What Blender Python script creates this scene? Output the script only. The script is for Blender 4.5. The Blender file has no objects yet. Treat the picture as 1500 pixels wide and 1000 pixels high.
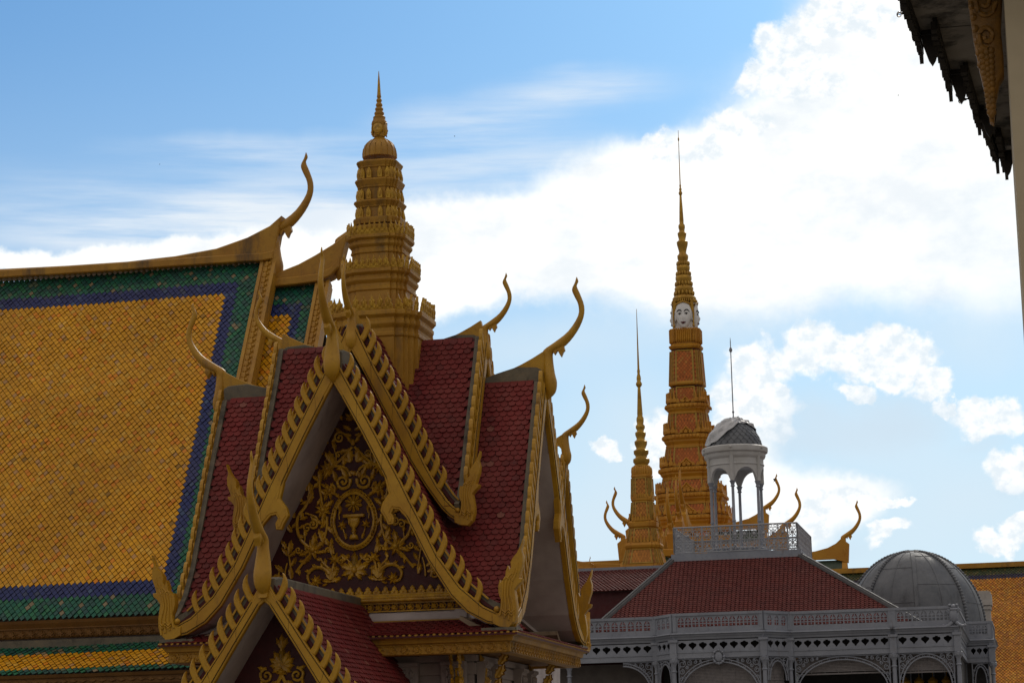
import bpy, bmesh, math, random
from mathutils import Vector, Matrix, noise as mnoise
from mathutils.geometry import tessellate_polygon
random.seed(11)
S = bpy.context.scene
COL = S.collection
V = Vector
# ------------------------------------------------------------------ camera
F = 3400.0; PITCH = math.atan(650/3400); ROLL = .022; YAW = math.radians(12.5); EYE = 1.7
RM = Matrix.Rotation(YAW, 3, 'Z') @ Matrix.Rotation(math.pi/2+PITCH, 3, 'X') @ Matrix.Rotation(-ROLL, 3, 'Z')
cam = bpy.data.objects.new('camera', bpy.data.cameras.new('camera'))
COL.objects.link(cam)
cam.matrix_world = Matrix.Translation((0, 0, EYE)) @ RM.to_4x4()
cam.data.sensor_width = 36; cam.data.lens = F/1500*36; cam.data.clip_end = 20000
S.camera = cam
def ray(x, y): return RM @ V(((x-750)/F, (500-y)/F, -1))
def atY(x, y, Y):
    d = ray(x, y); return V((0, 0, EYE)) + d*(Y/d.y)
def atX(x, y, X):
    d = ray(x, y); return V((0, 0, EYE)) + d*(X/d.x)
# ------------------------------------------------------------------ light
SUN_EL, SUN_AZ = math.radians(36), math.radians(8)      # azimuth from +Y towards +X
S.view_settings.view_transform = 'Standard'; S.view_settings.look = 'None'
S.view_settings.exposure = 0.0; S.view_settings.gamma = 1
SKY_STR = .10
sl = bpy.data.lights.new('sun', 'SUN'); sl.energy = 1.2; sl.angle = math.radians(10); sl.color = (1, .94, .84)
so = bpy.data.objects.new('sun', sl); COL.objects.link(so); so.location = (40, 60, 120)
sd = V((math.sin(SUN_AZ)*math.cos(SUN_EL), math.cos(SUN_AZ)*math.cos(SUN_EL), math.sin(SUN_EL)))
so.rotation_euler = sd.to_track_quat('Z', 'Y').to_euler()
W = bpy.data.worlds.new('World'); S.world = W; W.use_nodes = True
def build_sky():
    nt = W.node_tree; N = nt.nodes; L = nt.links; N.clear()
    def nd(t, **k):
        n = N.new(t)
        for a, b in k.items(): setattr(n, a, b)
        return n
    def mth(op, a, b=None, c=None):
        n = nd('ShaderNodeMath', operation=op)
        for i, q in enumerate((a, b, c)):
            if q is None: continue
            if isinstance(q, (int, float)): n.inputs[i].default_value = q
            else: L.new(q, n.inputs[i])
        return n.outputs[0]
    def smooth(v, a, b):
        n = nd('ShaderNodeMapRange', interpolation_type='SMOOTHSTEP')
        L.new(v, n.inputs[0]); n.inputs[1].default_value = a; n.inputs[2].default_value = b
        return n.outputs[0]
    sky = nd('ShaderNodeTexSky', sky_type='NISHITA', sun_disc=False, sun_elevation=SUN_EL, sun_rotation=SUN_AZ)
    sky.air_density = 1.0; sky.dust_density = 1.0; sky.ozone_density = 1.6
    tc = nd('ShaderNodeTexCoord'); sp = nd('ShaderNodeSeparateXYZ'); L.new(tc.outputs['Generated'], sp.inputs[0])
    az = mth('ARCTAN2', sp.outputs[0], sp.outputs[1]); el = mth('ARCSINE', sp.outputs[2])
    cb = nd('ShaderNodeCombineXYZ'); L.new(az, cb.inputs[0]); L.new(el, cb.inputs[1])
    def noise(scale, detail=6, rough=.55, src=None, sx=1, sy=1, off=0):
        mp = nd('ShaderNodeMapping'); L.new(src or cb.outputs[0], mp.inputs[0])
        mp.inputs[3].default_value = (sx, sy, 1); mp.inputs[1].default_value = (off, off*.7, off)
        n = nd('ShaderNodeTexNoise'); L.new(mp.outputs[0], n.inputs[0])
        n.inputs['Scale'].default_value = scale; n.inputs['Detail'].default_value = detail; n.inputs['Roughness'].default_value = rough
        return n
    def warp(scale, amt, detail=6, rough=.6, off=0, sx=1, sy=1):
        n = noise(scale, detail, rough, None, sx, sy, off)
        s = nd('ShaderNodeVectorMath', operation='SUBTRACT'); L.new(n.outputs['Color'], s.inputs[0]); s.inputs[1].default_value = (.5, .5, .5)
        m = nd('ShaderNodeVectorMath', operation='SCALE'); L.new(s.outputs[0], m.inputs[0]); m.inputs['Scale'].default_value = amt
        a = nd('ShaderNodeVectorMath', operation='ADD'); L.new(cb.outputs[0], a.inputs[0]); L.new(m.outputs[0], a.inputs[1])
        q = nd('ShaderNodeSeparateXYZ'); L.new(a.outputs[0], q.inputs[0])
        return q.outputs[0], q.outputs[1]
    def blob(uv, px, py, rx, ry, inner=.0):
        d = ray(px, py).normalized(); a0 = math.atan2(d.x, d.y); e0 = math.asin(d.z)
        dx = mth('MULTIPLY', mth('SUBTRACT', uv[0], a0), F/rx*math.cos(e0)); dy = mth('MULTIPLY', mth('SUBTRACT', uv[1], e0), F/ry)
        r = mth('SQRT', mth('ADD', mth('MULTIPLY', dx, dx), mth('MULTIPLY', dy, dy)))
        return smooth(r, 1.0, inner)
    def union(lst):
        o = lst[0]
        for b in lst[1:]: o = mth('MAXIMUM', o, b)
        return o
    def total(lst):
        o = lst[0]
        for b in lst[1:]: o = mth('ADD', o, b)
        return o
    # soft veil and sheets
    uv = warp(9, .055, 7, .62, 3.1)
    veil = total([blob(uv, *b) for b in VEIL])
    vn = noise(16, 7, .6, None, .45, 1.6, 2.0)
    vd = mth('MULTIPLY', veil, mth('ADD', mth('MULTIPLY', vn.outputs[0], .9), .62))
    veil_m = smooth(vd, .06, .80)
    # thin cirrus streaks
    uc = warp(6, .03, 5, .6, 8.0)
    cir = total([blob(uc, *b) for b in CIRRUS])
    cn = noise(30, 6, .6, None, .22, 2.4, 5.0)
    cir_m = mth('MULTIPLY', mth('MULTIPLY', cir, smooth(cn.outputs[0], .22, .72)), .85)
    # blue-grey veils of cloud shade (cloud undersides, thin cloud)
    us = warp(8, .05, 5, .6, 12.0)
    shade = mth('MINIMUM', total([mth('MULTIPLY', blob(us, *b[:4]), b[4]) for b in SHADE]), 1.0)
    # cumulus, crisp edged
    uk = warp(48, .030, 7, .58, 21.0)
    puff = union([blob(uk, *b) for b in PUFF])
    pn = noise(90, 7, .55, None, 1, 1, 4.0)
    pm = smooth(mth('ADD', puff, mth('MULTIPLY', mth('SUBTRACT', pn.outputs[0], .5), .50)), .14, .50)
    pcore = smooth(mth('ADD', puff, mth('MULTIPLY', mth('SUBTRACT', pn.outputs[0], .5), .9)), .25, .75)
    # general broken cloud for the rest of the dome (outside the view)
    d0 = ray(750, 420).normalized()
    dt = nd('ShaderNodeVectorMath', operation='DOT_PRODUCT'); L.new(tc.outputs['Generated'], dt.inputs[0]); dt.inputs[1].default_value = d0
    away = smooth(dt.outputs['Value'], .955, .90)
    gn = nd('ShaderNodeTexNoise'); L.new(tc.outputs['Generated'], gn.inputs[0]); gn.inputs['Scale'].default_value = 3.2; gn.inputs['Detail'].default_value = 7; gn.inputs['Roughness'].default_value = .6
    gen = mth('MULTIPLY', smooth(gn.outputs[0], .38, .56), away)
    # colours
    def mix(fac, a, b):
        m = nd('ShaderNodeMix', data_type='RGBA')
        if isinstance(fac, (int, float)): m.inputs[0].default_value = fac
        else: L.new(fac, m.inputs[0])
        for i, q in ((6, a), (7, b)):
            if isinstance(q, tuple): m.inputs[i].default_value = (*q, 1)
            else: L.new(q, m.inputs[i])
        return m.outputs[2]
    sk = nd('ShaderNodeVectorMath', operation='MULTIPLY'); L.new(sky.outputs[0], sk.inputs[0]); sk.inputs[1].default_value = (SKY_STR*.41, SKY_STR*.72, SKY_STR*.98)
    base = sk.outputs[0]
    low = smooth(el, .345, .05)
    c = mix(mth('MULTIPLY', low, .95), base, (.68, .84, .95))
    thin = smooth(veil, 0, .5)
    c = mix(mth('MULTIPLY', thin, .35), c, (.62, .80, .93))
    c = mix(cir_m, c, (.80, .88, .96))
    tn = noise(22, 7, .6, None, .8, 1.3, 9.0)
    white = mix(smooth(tn.outputs[0], .34, .56), (.89, .94, .98), (1.10, 1.10, 1.08))
    c = mix(veil_m, c, white)
    c = mix(mth('MULTIPLY', shade, .80), c, (.70, .83, .93))
    tk = noise(120, 6, .6, None, 1, 1.2, 14.0)
    c = mix(mth('MULTIPLY', pm, .93), c, mix(smooth(tk.outputs[0], .36, .60), (.82, .90, .96), (1.08, 1.08, 1.07)))
    us2 = warp(40, .02, 6, .6, 31.0)
    sh2 = mth('MINIMUM', total([mth('MULTIPLY', blob(us2, *b[:4]), b[4]) for b in SHADE2]), 1.0)
    c = mix(mth('MULTIPLY', sh2, .85), c, (.64, .78, .90))
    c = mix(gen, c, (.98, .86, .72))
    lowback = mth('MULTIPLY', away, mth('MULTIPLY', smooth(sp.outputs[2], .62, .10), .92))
    c = mix(lowback, c, (.27, .25, .22))          # dark band added low behind the viewer to dim the building fronts
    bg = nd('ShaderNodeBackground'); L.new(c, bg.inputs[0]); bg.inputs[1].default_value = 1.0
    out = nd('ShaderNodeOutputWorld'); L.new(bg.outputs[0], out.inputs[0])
VEIL = [(1010, 300, 330, 130), (1000, 330, 480, 150), (1250, 200, 330, 250), (1360, 80, 270, 270), (1450, 280, 260, 260), (760, 370, 300, 100), (620, 350, 200, 80), (1130, 240, 220, 140), (1100, 420, 330, 120),
        (40, 385, 220, 30), (230, 390, 240, 36), (420, 385, 240, 55), (620, 420, 220, 70), (1090, 650, 90, 160), (1170, 750, 160, 90), (1270, 735, 100, 50)]
CIRRUS = [(400, 215, 330, 40), (250, 300, 420, 90), (760, 240, 300, 60), (700, 180, 200, 60), (500, 300, 350, 90), (150, 340, 300, 60), (420, 340, 300, 60), (850, 130, 200, 50)]
SHADE = [(1030, 480, 400, 60, .55), (760, 510, 240, 80, .6), (1400, 480, 240, 80, .6), (930, 640, 140, 160, .8), (1290, 630, 170, 90, .7),
         (1420, 720, 160, 110, .8), (860, 760, 150, 110, .8), (1320, 790, 120, 60, .4), (1440, 330, 150, 150, .35), (1420, 120, 90, 120, .25)]
SHADE2 = [(1185, 596, 60, 40, .60), (1250, 630, 150, 60, .85), (1310, 586, 70, 28, .55), (1105, 715, 30, 30, .4), (1110, 800, 60, 35, .4), (1240, 805, 60, 30, .4), (1340, 615, 90, 40, .6), (1150, 645, 80, 40, .55), (1175, 160, 70, 40, .2), (1300, 160, 90, 50, .15), (1210, 330, 160, 40, .18), (1450, 645, 60, 20, .5), (1490, 715, 50, 20, .5)]
PUFF = [(1115, 535, 80, 60), (1190, 508, 85, 56), (1262, 515, 92, 50), (1332, 535, 72, 46), (1372, 565, 50, 38), (1085, 600, 70, 90), (1250, 562, 60, 24), (1120, 600, 80, 70), (1065, 660, 60, 70),
        (1140, 572, 26, 18), (1385, 598, 34, 20), (1450, 612, 86, 40), (1490, 685, 64, 46), (1475, 788, 66, 32), (890, 655, 38, 28), (962, 640, 44, 64), 
        (1230, 735, 100, 32), (1160, 765, 90, 54), (1300, 780, 60, 26), (965, 670, 34, 44), (1500, 760, 44, 22), (1300, 735, 54, 16), 
        (1150, 70, 80, 60), (1120, 115, 60, 42), (1205, 30, 80, 60), (1180, 120, 90, 60), (1270, 20, 80, 60), (1000, 215, 90, 36), (1080, 190, 90, 40)]
build_sky()

# ------------------------------------------------------------------ helpers
ORG = {}
class MB:
    def __init__(s): s.v = []; s.f = []; s.c = []; s.m = []
    def add(s, vs, fs, col=None, mi=0):
        n = len(s.v); s.v += [V(q) for q in vs]
        for f in fs: s.f.append([n+i for i in f]); s.c.append(col); s.m.append(mi)
    def box(s, x0, x1, y0, y1, z0, z1, fr=None, mi=0, col=None):
        p = [(x, y, z) for x in (x0, x1) for y in (y0, y1) for z in (z0, z1)]
        if fr: p = [fr(*q) for q in p]
        s.add(p, [(0, 1, 3, 2), (4, 6, 7, 5), (0, 4, 5, 1), (2, 3, 7, 6), (0, 2, 6, 4), (1, 5, 7, 3)], col, mi)
    def prism(s, poly, fr, t0, t1, bev=0, bz=None, mi=0, col=None):
        poly = ccw(poly); n = len(poly)
        rings = [[fr(u, v, t0) for u, v in poly]]
        if bev:
            rings.append([fr(u, v, t1-(bz or bev)) for u, v in poly])
            rings.append([fr(u, v, t1) for u, v in inset(poly, bev)])
        else: rings.append([fr(u, v, t1) for u, v in poly])
        vs = [q for r in rings for q in r]; fs = []
        for k in range(len(rings)-1):
            for i in range(n):
                j = (i+1) % n; fs.append((k*n+i, k*n+j, (k+1)*n+j, (k+1)*n+i))
        m = (len(rings)-1)*n
        if n > 5:
            for t in tessellate_polygon([[V((u, v, 0)) for u, v in poly]]): fs.append((t[2], t[1], t[0]))
            for t in tessellate_polygon([[V((u, v, 0)) for u, v in (inset(poly, bev) if bev else poly)]]): fs.append((m+t[0], m+t[1], m+t[2]))
        else: fs.append(tuple(range(n-1, -1, -1))); fs.append(tuple(range(m, m+n)))
        s.add(vs, fs, col, mi)
    def loft(s, rings, cap=True, mi=0, col=None, closed=True):
        n = len(rings[0]); vs = [q for r in rings for q in r]; fs = []
        for k in range(len(rings)-1):
            for i in range(n if closed else n-1):
                j = (i+1) % n; fs.append((k*n+i, k*n+j, (k+1)*n+j, (k+1)*n+i))
        if cap: fs.append(tuple(range(n-1, -1, -1))); fs.append(tuple(range((len(rings)-1)*n, len(rings)*n)))
        s.add(vs, fs, col, mi)
    def lathe(s, prof, c, seg=24, fr=None, mi=0):
        fr = fr or (lambda x, y, z: V((c[0]+x, c[1]+y, c[2]+z)))
        s.loft([[fr(r*math.cos(2*math.pi*i/seg), r*math.sin(2*math.pi*i/seg), z) for i in range(seg)] for r, z in prof], mi=mi)
    def tube(s, pts, rad, seg=6, cap=True, mi=0, flat=None):
        pts = [V(p) for p in pts]; n = len(pts); rings = []
        if not hasattr(rad, '__len__'): rad = [rad]*n
        ref = flat
        for i, p in enumerate(pts):
            t = (pts[min(i+1, n-1)]-pts[max(i-1, 0)]).normalized()
            r0 = ref or (V((0, 0, 1)) if abs(t.z) < .9 else V((0, 1, 0)))
            a = t.cross(r0)
            if a.length < 1e-6: a = t.cross(V((1, 0, 0)))
            a.normalize(); b = a.cross(t)
            rings.append([p+(a*math.cos(2*math.pi*k/seg)+b*math.sin(2*math.pi*k/seg))*rad[i] for k in range(seg)])
        s.loft(rings, cap, mi)
    def ball(s, c, rx, ry, rz, seg=10, ring=6, fr=None, mi=0):
        fr = fr or (lambda x, y, z: V((x, y, z))); rings = []
        for i in range(ring+1):
            a = -math.pi/2+math.pi*i/ring; k = max(math.cos(a), .02)
            rings.append([fr(c[0]+rx*k*math.cos(2*math.pi*j/seg), c[1]+ry*k*math.sin(2*math.pi*j/seg), c[2]+rz*math.sin(a)) for j in range(seg)])
        s.loft(rings, True, mi)
    def build(s, name, mats, parent=None, smooth=None, flip=True):
        me = bpy.data.meshes.new(name); o = bpy.data.objects.new(name, me); COL.objects.link(o)
        off = ORG.get(parent.name, V((0, 0, 0))) if parent else V((0, 0, 0))
        me.from_pydata([q-off for q in s.v], [], s.f); me.validate(clean_customdata=False)
        mats = mats if isinstance(mats, (list, tuple)) else [mats]
        for m in mats: me.materials.append(m)
        if len(mats) > 1 and len(me.polygons) == len(s.m): me.polygons.foreach_set('material_index', s.m)
        if any(c is not None for c in s.c) and len(me.polygons) == len(s.c):
            at = me.color_attributes.new('tile', 'FLOAT_COLOR', 'CORNER'); buf = []
            for p, c in zip(me.polygons, s.c):
                c = c or (.5, .5, .5); buf += [c[0], c[1], c[2], 1]*p.loop_total
            at.data.foreach_set('color', buf)
        if flip:
            bm = bmesh.new(); bm.from_mesh(me); bmesh.ops.recalc_face_normals(bm, faces=bm.faces); bm.to_mesh(me); bm.free()
        if smooth:
            me.polygons.foreach_set('use_smooth', [True]*len(me.polygons)); me.set_sharp_from_angle(angle=math.radians(smooth))
        if parent: o.parent = parent; ORG[o.name] = off
        return o
def ccw(p):
    a = sum(p[i][0]*p[(i+1) % len(p)][1]-p[(i+1) % len(p)][0]*p[i][1] for i in range(len(p)))
    return list(p) if a > 0 else list(reversed(p))
def inset(p, d):
    n = len(p); out = []
    for i in range(n):
        a, b, c = V((*p[i-1], 0)), V((*p[i], 0)), V((*p[(i+1) % n], 0))
        e1, e2 = (b-a), (c-b)
        if e1.length < 1e-9 or e2.length < 1e-9: out.append(p[i]); continue
        e1.normalize(); e2.normalize()
        n1, n2 = V((-e1.y, e1.x, 0)), V((-e2.y, e2.x, 0)); m = n1+n2
        if m.length < .3: m = n1
        m.normalize(); k = d/max(m.dot(n1), .55)
        out.append((b.x+m.x*k, b.y+m.y*k))
    return out
def root(name, label, cat, loc, group=None):
    o = bpy.data.objects.new(name, None); COL.objects.link(o); o.location = loc; o.empty_display_size = .5
    o['label'] = label; o['category'] = cat
    if group: o['group'] = group
    ORG[o.name] = V(loc); return o
def smoothpath(pts, k=4):
    out = []; P = [V((*p, 0)) if len(p) == 2 else V(p) for p in pts]; n = len(P)
    for i in range(n-1):
        p0, p1, p2, p3 = P[max(i-1, 0)], P[i], P[i+1], P[min(i+2, n-1)]
        for j in range(k):
            t = j/k; out.append(.5*((2*p1)+(p2-p0)*t+(2*p0-5*p1+4*p2-p3)*t*t+(3*p1-p0-3*p2+p3)*t**3))
    out.append(P[-1])
    return [(q.x, q.y) for q in out] if len(pts[0]) == 2 else out
class Path:
    def __init__(s, pts):
        s.p = pts; s.l = [0]
        for a, b in zip(pts, pts[1:]): s.l.append(s.l[-1]+math.dist(a, b))
        s.len = s.l[-1]
    def at(s, t):
        t = min(max(t, 0), s.len); i = 0
        while i < len(s.l)-2 and s.l[i+1] < t: i += 1
        k = (t-s.l[i])/max(s.l[i+1]-s.l[i], 1e-9); a, b = s.p[i], s.p[i+1]
        d = math.hypot(b[0]-a[0], b[1]-a[1])
        return (a[0]+(b[0]-a[0])*k, a[1]+(b[1]-a[1])*k), ((b[0]-a[0])/d, (b[1]-a[1])/d)
def copy_to(o, parent, mat):
    c = o.copy(); COL.objects.link(c); c.parent = parent; c.matrix_local = mat; return c

# ------------------------------------------------------------------ materials
def mat(name, col, rough=.6, col2=None, nscale=2.0, namt=1.0, stain=None, stain_lo=.58, stain_hi=.72, sscale=1.2, sz=.35, bump=.0, bscale=25, metal=0, spec=.4, attr=False, fine=None):
    m = bpy.data.materials.new(name); m.use_nodes = True; nt = m.node_tree; N = nt.nodes; L = nt.links
    b = N['Principled BSDF']; b.inputs['Roughness'].default_value = rough; b.inputs['Metallic'].default_value = metal
    b.inputs['Specular IOR Level'].default_value = spec
    tc = N.new('ShaderNodeTexCoord')
    def noise(sc, det=5, rg=.6, scl=(1, 1, 1)):
        mp = N.new('ShaderNodeMapping'); L.new(tc.outputs['Object'], mp.inputs[0]); mp.inputs[3].default_value = scl
        n = N.new('ShaderNodeTexNoise'); L.new(mp.outputs[0], n.inputs[0]); n.inputs['Scale'].default_value = sc
        n.inputs['Detail'].default_value = det; n.inputs['Roughness'].default_value = rg; return n.outputs[0]
    def rng(v, a, b2, c=0, d=1):
        r = N.new('ShaderNodeMapRange'); L.new(v, r.inputs[0])
        for i, q in enumerate((a, b2, c, d)): r.inputs[i+1].default_value = q
        return r.outputs[0]
    def mix(f, a, b2, mode='MIX'):
        x = N.new('ShaderNodeMix'); x.data_type = 'RGBA'; x.blend_type = mode
        if isinstance(f, float): x.inputs[0].default_value = f
        else: L.new(f, x.inputs[0])
        for i, q in ((6, a), (7, b2)):
            if isinstance(q, tuple): x.inputs[i].default_value = (*q, 1)
            else: L.new(q, x.inputs[i])
        return x.outputs[2]
    if attr:
        at = N.new('ShaderNodeAttribute'); at.attribute_name = 'tile'; c = at.outputs['Color']
    else: c = col
    col2 = col2 or tuple(q*.72 for q in col)
    if attr: c = mix(rng(noise(nscale), .35, .7, 0, .45*namt), c, col2)
    else: c = mix(rng(noise(nscale), .32, .68, 0, namt), c, col2)
    if fine: c = mix(rng(noise(fine, 3), .55, .75, 0, .35), c, tuple(q*.5 for q in col2))
    if stain: c = mix(rng(noise(sscale, 8, .68, (1, 1, sz)), stain_lo, stain_hi, 0, .85), c, stain)
    L.new(c, b.inputs['Base Color'])
    r = rng(noise(nscale*3), .3, .7, rough*.85, min(1, rough*1.2)); L.new(r, b.inputs['Roughness'])
    if bump:
        bp = N.new('ShaderNodeBump'); bp.inputs['Strength'].default_value = bump; bp.inputs['Distance'].default_value = .02
        L.new(noise(bscale, 4), bp.inputs['Height']); L.new(bp.outputs[0], b.inputs['Normal'])
    return m
m_gold = mat('ochre_gold_paint', (.50, .275, .015), .42, (.38, .185, .009), .9, 1, (.15, .08, .03), .56, .74, 1.7, .20, .20, 26, fine=9)
m_gold_b = mat('brown_gold_plaster', (.44, .232, .020), .5, (.32, .148, .013), 1.3, 1, (.06, .042, .025), .55, .72, 1.3, .25, .16, 22, fine=8)
m_carve = mat('carved_gilding', (.62, .35, .02), .34, (.34, .165, .010), 5, 1, (.10, .055, .012), .60, .75, 4, 1, .15, 40, spec=.5)
m_gilt = mat('bright_gilding', (.55, .33, .03), .38, (.34, .17, .016), 6, 1, (.12, .06, .015), .60, .75, 4, 1, .1, 40, metal=.25)
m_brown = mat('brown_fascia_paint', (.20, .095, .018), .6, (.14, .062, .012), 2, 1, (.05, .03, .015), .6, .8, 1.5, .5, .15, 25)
m_red = mat('red_scale_tiles', (.15, .018, .020), .6, (.20, .05, .04), 1.4, 1, (.06, .02, .02), .6, .78, 2.5, .6, .1, 40, attr=True, spec=.18)
m_redbase = mat('dark_red_underlay', (.075, .012, .013), .7)
m_panel = mat('dark_red_panel', (.06, .005, .006), .55, (.04, .004, .004), 3)
m_white = mat('limewashed_soffit', (.50, .44, .42), .8, (.34, .29, .275), 1.2, 1, (.13, .10, .08), .64, .80, 1.6, .6, .08, 20)
m_cream = mat('cream_plaster', (.36, .29, .20), .8, (.27, .20, .13), 2, 1, (.12, .09, .06), .6, .75, 2)
m_stone = mat('weathered_cement', (.115, .105, .085), .85, (.18, .15, .10), 2.2, 1, (.045, .042, .036), .54, .68, 2.2, .5, .25, 18)
m_tile = mat('glazed_diamond_tiles', (.4, .2, .03), .42, (.22, .13, .03), .5, .18, None, attr=True, spec=.22)
m_mortar = mat('dark_tile_joints', (.035, .026, .016), .8)
m_grey = mat('grey_iron_paint', (.27, .29, .335), .55, (.205, .22, .26), .9, 1, (.13, .088, .06), .60, .78, 2.2, .3, .08, 20, fine=6)
m_lgrey = mat('pale_iron_paint', (.50, .50, .50), .6, (.42, .415, .40), 1.5, 1, (.20, .13, .08), .62, .80, 2.6, .35, .05, 20)
m_zinc = mat('weathered_zinc', (.105, .115, .13), .6, (.15, .16, .175), 1.5, 1, (.06, .063, .07), .55, .72, 1.5, .35, .15, 14, spec=.35)
m_sheet = mat('loose_plastic_sheet', (.50, .51, .53), .38, (.36, .37, .39), 2.5, 1, None, bump=.5, bscale=5, spec=.6)
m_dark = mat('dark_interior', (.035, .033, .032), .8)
m_joint_groove = mat('dark_joint_and_groove', (.05, .03, .012), .8)
m_rail = mat('pale_railing_paint', (.36, .37, .40), .6, (.30, .31, .33), 2)
m_lead = mat('lead_capping', (.12, .12, .125), .7, (.09, .09, .092), 2)
m_pwall = mat('rose_limewash', (.37, .31, .285), .85, (.28, .235, .215), 1.5, 1, (.13, .10, .08), .6, .76, 2, .5, .1, 20)
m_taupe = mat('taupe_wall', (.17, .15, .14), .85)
m_blind = mat('bamboo_blind', (.23, .21, .21), .85, (.16, .15, .15), 6)
m_wall = mat('pale_masonry', (.47, .44, .41), .85, (.38, .35, .32), 1.4, 1, (.14, .12, .10), .62, .8, 1.8, .4, .1, 20)
m_orange = mat('orange_mosaic_panel', (.44, .145, .035), .5, (.28, .085, .022), 2, 1)
m_face = mat('white_face_paint', (.78, .78, .78), .5, (.70, .70, .70), 3)
m_black = mat('black_paint', (.02, .02, .022), .5)
m_lip = mat('dark_red_lips', (.12, .012, .03), .45)
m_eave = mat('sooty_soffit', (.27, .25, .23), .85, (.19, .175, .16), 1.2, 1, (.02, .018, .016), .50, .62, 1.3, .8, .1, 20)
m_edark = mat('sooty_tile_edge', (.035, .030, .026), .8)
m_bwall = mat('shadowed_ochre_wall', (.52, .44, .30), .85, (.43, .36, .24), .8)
m_gbrk = mat('tarnished_gilding', (.28, .13, .015), .5, (.16, .08, .015), 5, 1, (.03, .02, .01), .52, .66, 3, 1, .3, 30)
m_glass = bpy.data.materials.new('bulb_glass'); m_glass.use_nodes = True
_b = m_glass.node_tree.nodes['Principled BSDF']; _b.inputs['Transmission Weight'].default_value = .85; _b.inputs['Roughness'].default_value = .08; _b.inputs['Base Color'].default_value = (.95, .95, .95, 1)
m_ground = mat('pale_paving', (.20, .185, .165), .85, (.15, .14, .125), .4, 1, None, bump=.1)

# ------------------------------------------------------------------ ground
g = MB(); g.add([(-3000, -500, 0), (3000, -500, 0), (3000, 6000, 0), (-3000, 6000, 0)], [(0, 1, 2, 3)])
go = g.build('ground', m_ground); go['kind'] = 'structure'

# ------------------------------------------------------------------ shared ornaments
TOOTH = [(-.075, .03), (-.04, .05), (.02, .13), (.066, .24), (.10, .33), (.115, .42), (.106, .52), (.15, .47), (.19, .385), (.206, .30), (.197, .21), (.17, .145), (.115, .03), (.05, -.066)]
NAGA = [(0, 0), (.144, .144), (.185, .31), (.19, .49), (.165, .68), (.144, .82), (.226, .927), (.309, .99), (.33, 1.07), (.24, 1.08), (.278, 1.215), (.34, 1.38), (.35, 1.565), (.31, 1.71), (.35, 1.83), (.36, 1.95),
        (.29, 1.78), (.206, 1.63), (.124, 1.545), (.062, 1.44), (.07, 1.32), (.03, 1.26), (0, 1.37), (-.05, 1.236), (-.06, 1.13), (-.12, 1.05), (-.165, 1.01), (-.185, 1.06), (-.226, .927), (-.226, .80), (-.20, .68), (-.15, .58), (-.165, .42), (-.25, .31), (-.37, .30), (-.36, .10), (-.2, .02)]
def T_of(cx, cy, k):
    def T(s, a, z):
        return V(((cx+s, cy-a, z), (cx+a, cy+s, z), (cx-s, cy+a, z), (cx-a, cy-s, z))[k])
    return T
# horn finial: (outer a, z), (inner a, z), half thickness; traced in the crop of the right hand gable, in metres from the gable apex
PVX, PVY, PVW = -15.28, 54.11, 4.11
_hc = [((838, 75), (836, 77), .012), ((845, 95), (829, 100), .03), ((838, 115), (817, 130), .045), ((853, 150), (828, 160), .05), ((870, 200), (844, 195), .06), ((867, 250), (843, 243), .075),
       ((840, 310), (800, 310), .10), ((792, 370), (742, 356), .115), ((741, 398), (694, 392), .12), ((736, 430), (694, 425), .13), ((744, 490), (695, 480), .18), ((753, 530), (698, 530), .20), ((746, 572), (700, 572), .16), ((716, 604), (706, 602), .03)]
ZA = atY(488, 555, 50).z                       # apex height of the lower gables
def hcrop(x, y):
    p = atY(560+.34*x, 380+.34*y, PVY); return (p.x-(PVX+PVW), p.z-ZA)
HORN = [(hcrop(*o), hcrop(*i), t) for o, i, t in _hc]
BEAK = [hcrop(*q) for q in [(738, 400), (752, 378), (770, 368), (784, 374), (788, 392), (781, 400), (773, 421), (765, 408), (757, 392), (745, 412)]]
WEDGE = [hcrop(*q) for q in [(697, 398), (650, 428), (600, 456), (560, 475), (505, 497), (560, 485), (590, 471), (672, 470), (690, 490), (700, 560), (712, 500), (705, 430)]]
CAP = [hcrop(*q) for q in [(200, 564), (690, 562), (692, 480), (672, 470), (585, 470), (505, 496), (430, 526), (200, 530)]]
def horn(mb, T, L, z, sc=1.0, beak=True, thick=1.0):
    hs = smoothpath([(*o, *i)[0:2] for o, i, t in HORN], 3); hi = smoothpath([i for o, i, t in HORN], 3); ht = smoothpath([(t, 0) for o, i, t in HORN], 3)
    rings = []
    for o, i, t in zip(hs, hi, ht):
        c = ((o[0]+i[0])/2, (o[1]+i[1])/2); h = ((o[0]-i[0])/2, (o[1]-i[1])/2); r = []
        for k in range(12):
            th = 2*math.pi*k/12; cx = math.cos(th); sx = math.sin(th)
            r.append(T(sx*abs(t[0])*sc*thick, L+sc*(c[0]+cx*h[0]), z+sc*(c[1]+cx*h[1])))
        rings.append(r)
    mb.loft(rings)
    if beak: mb.prism([(L+sc*a, z+sc*b) for a, b in BEAK], lambda u, v, t: T(t, u, v), -.07*sc, .07*sc, .02*sc)
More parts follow.
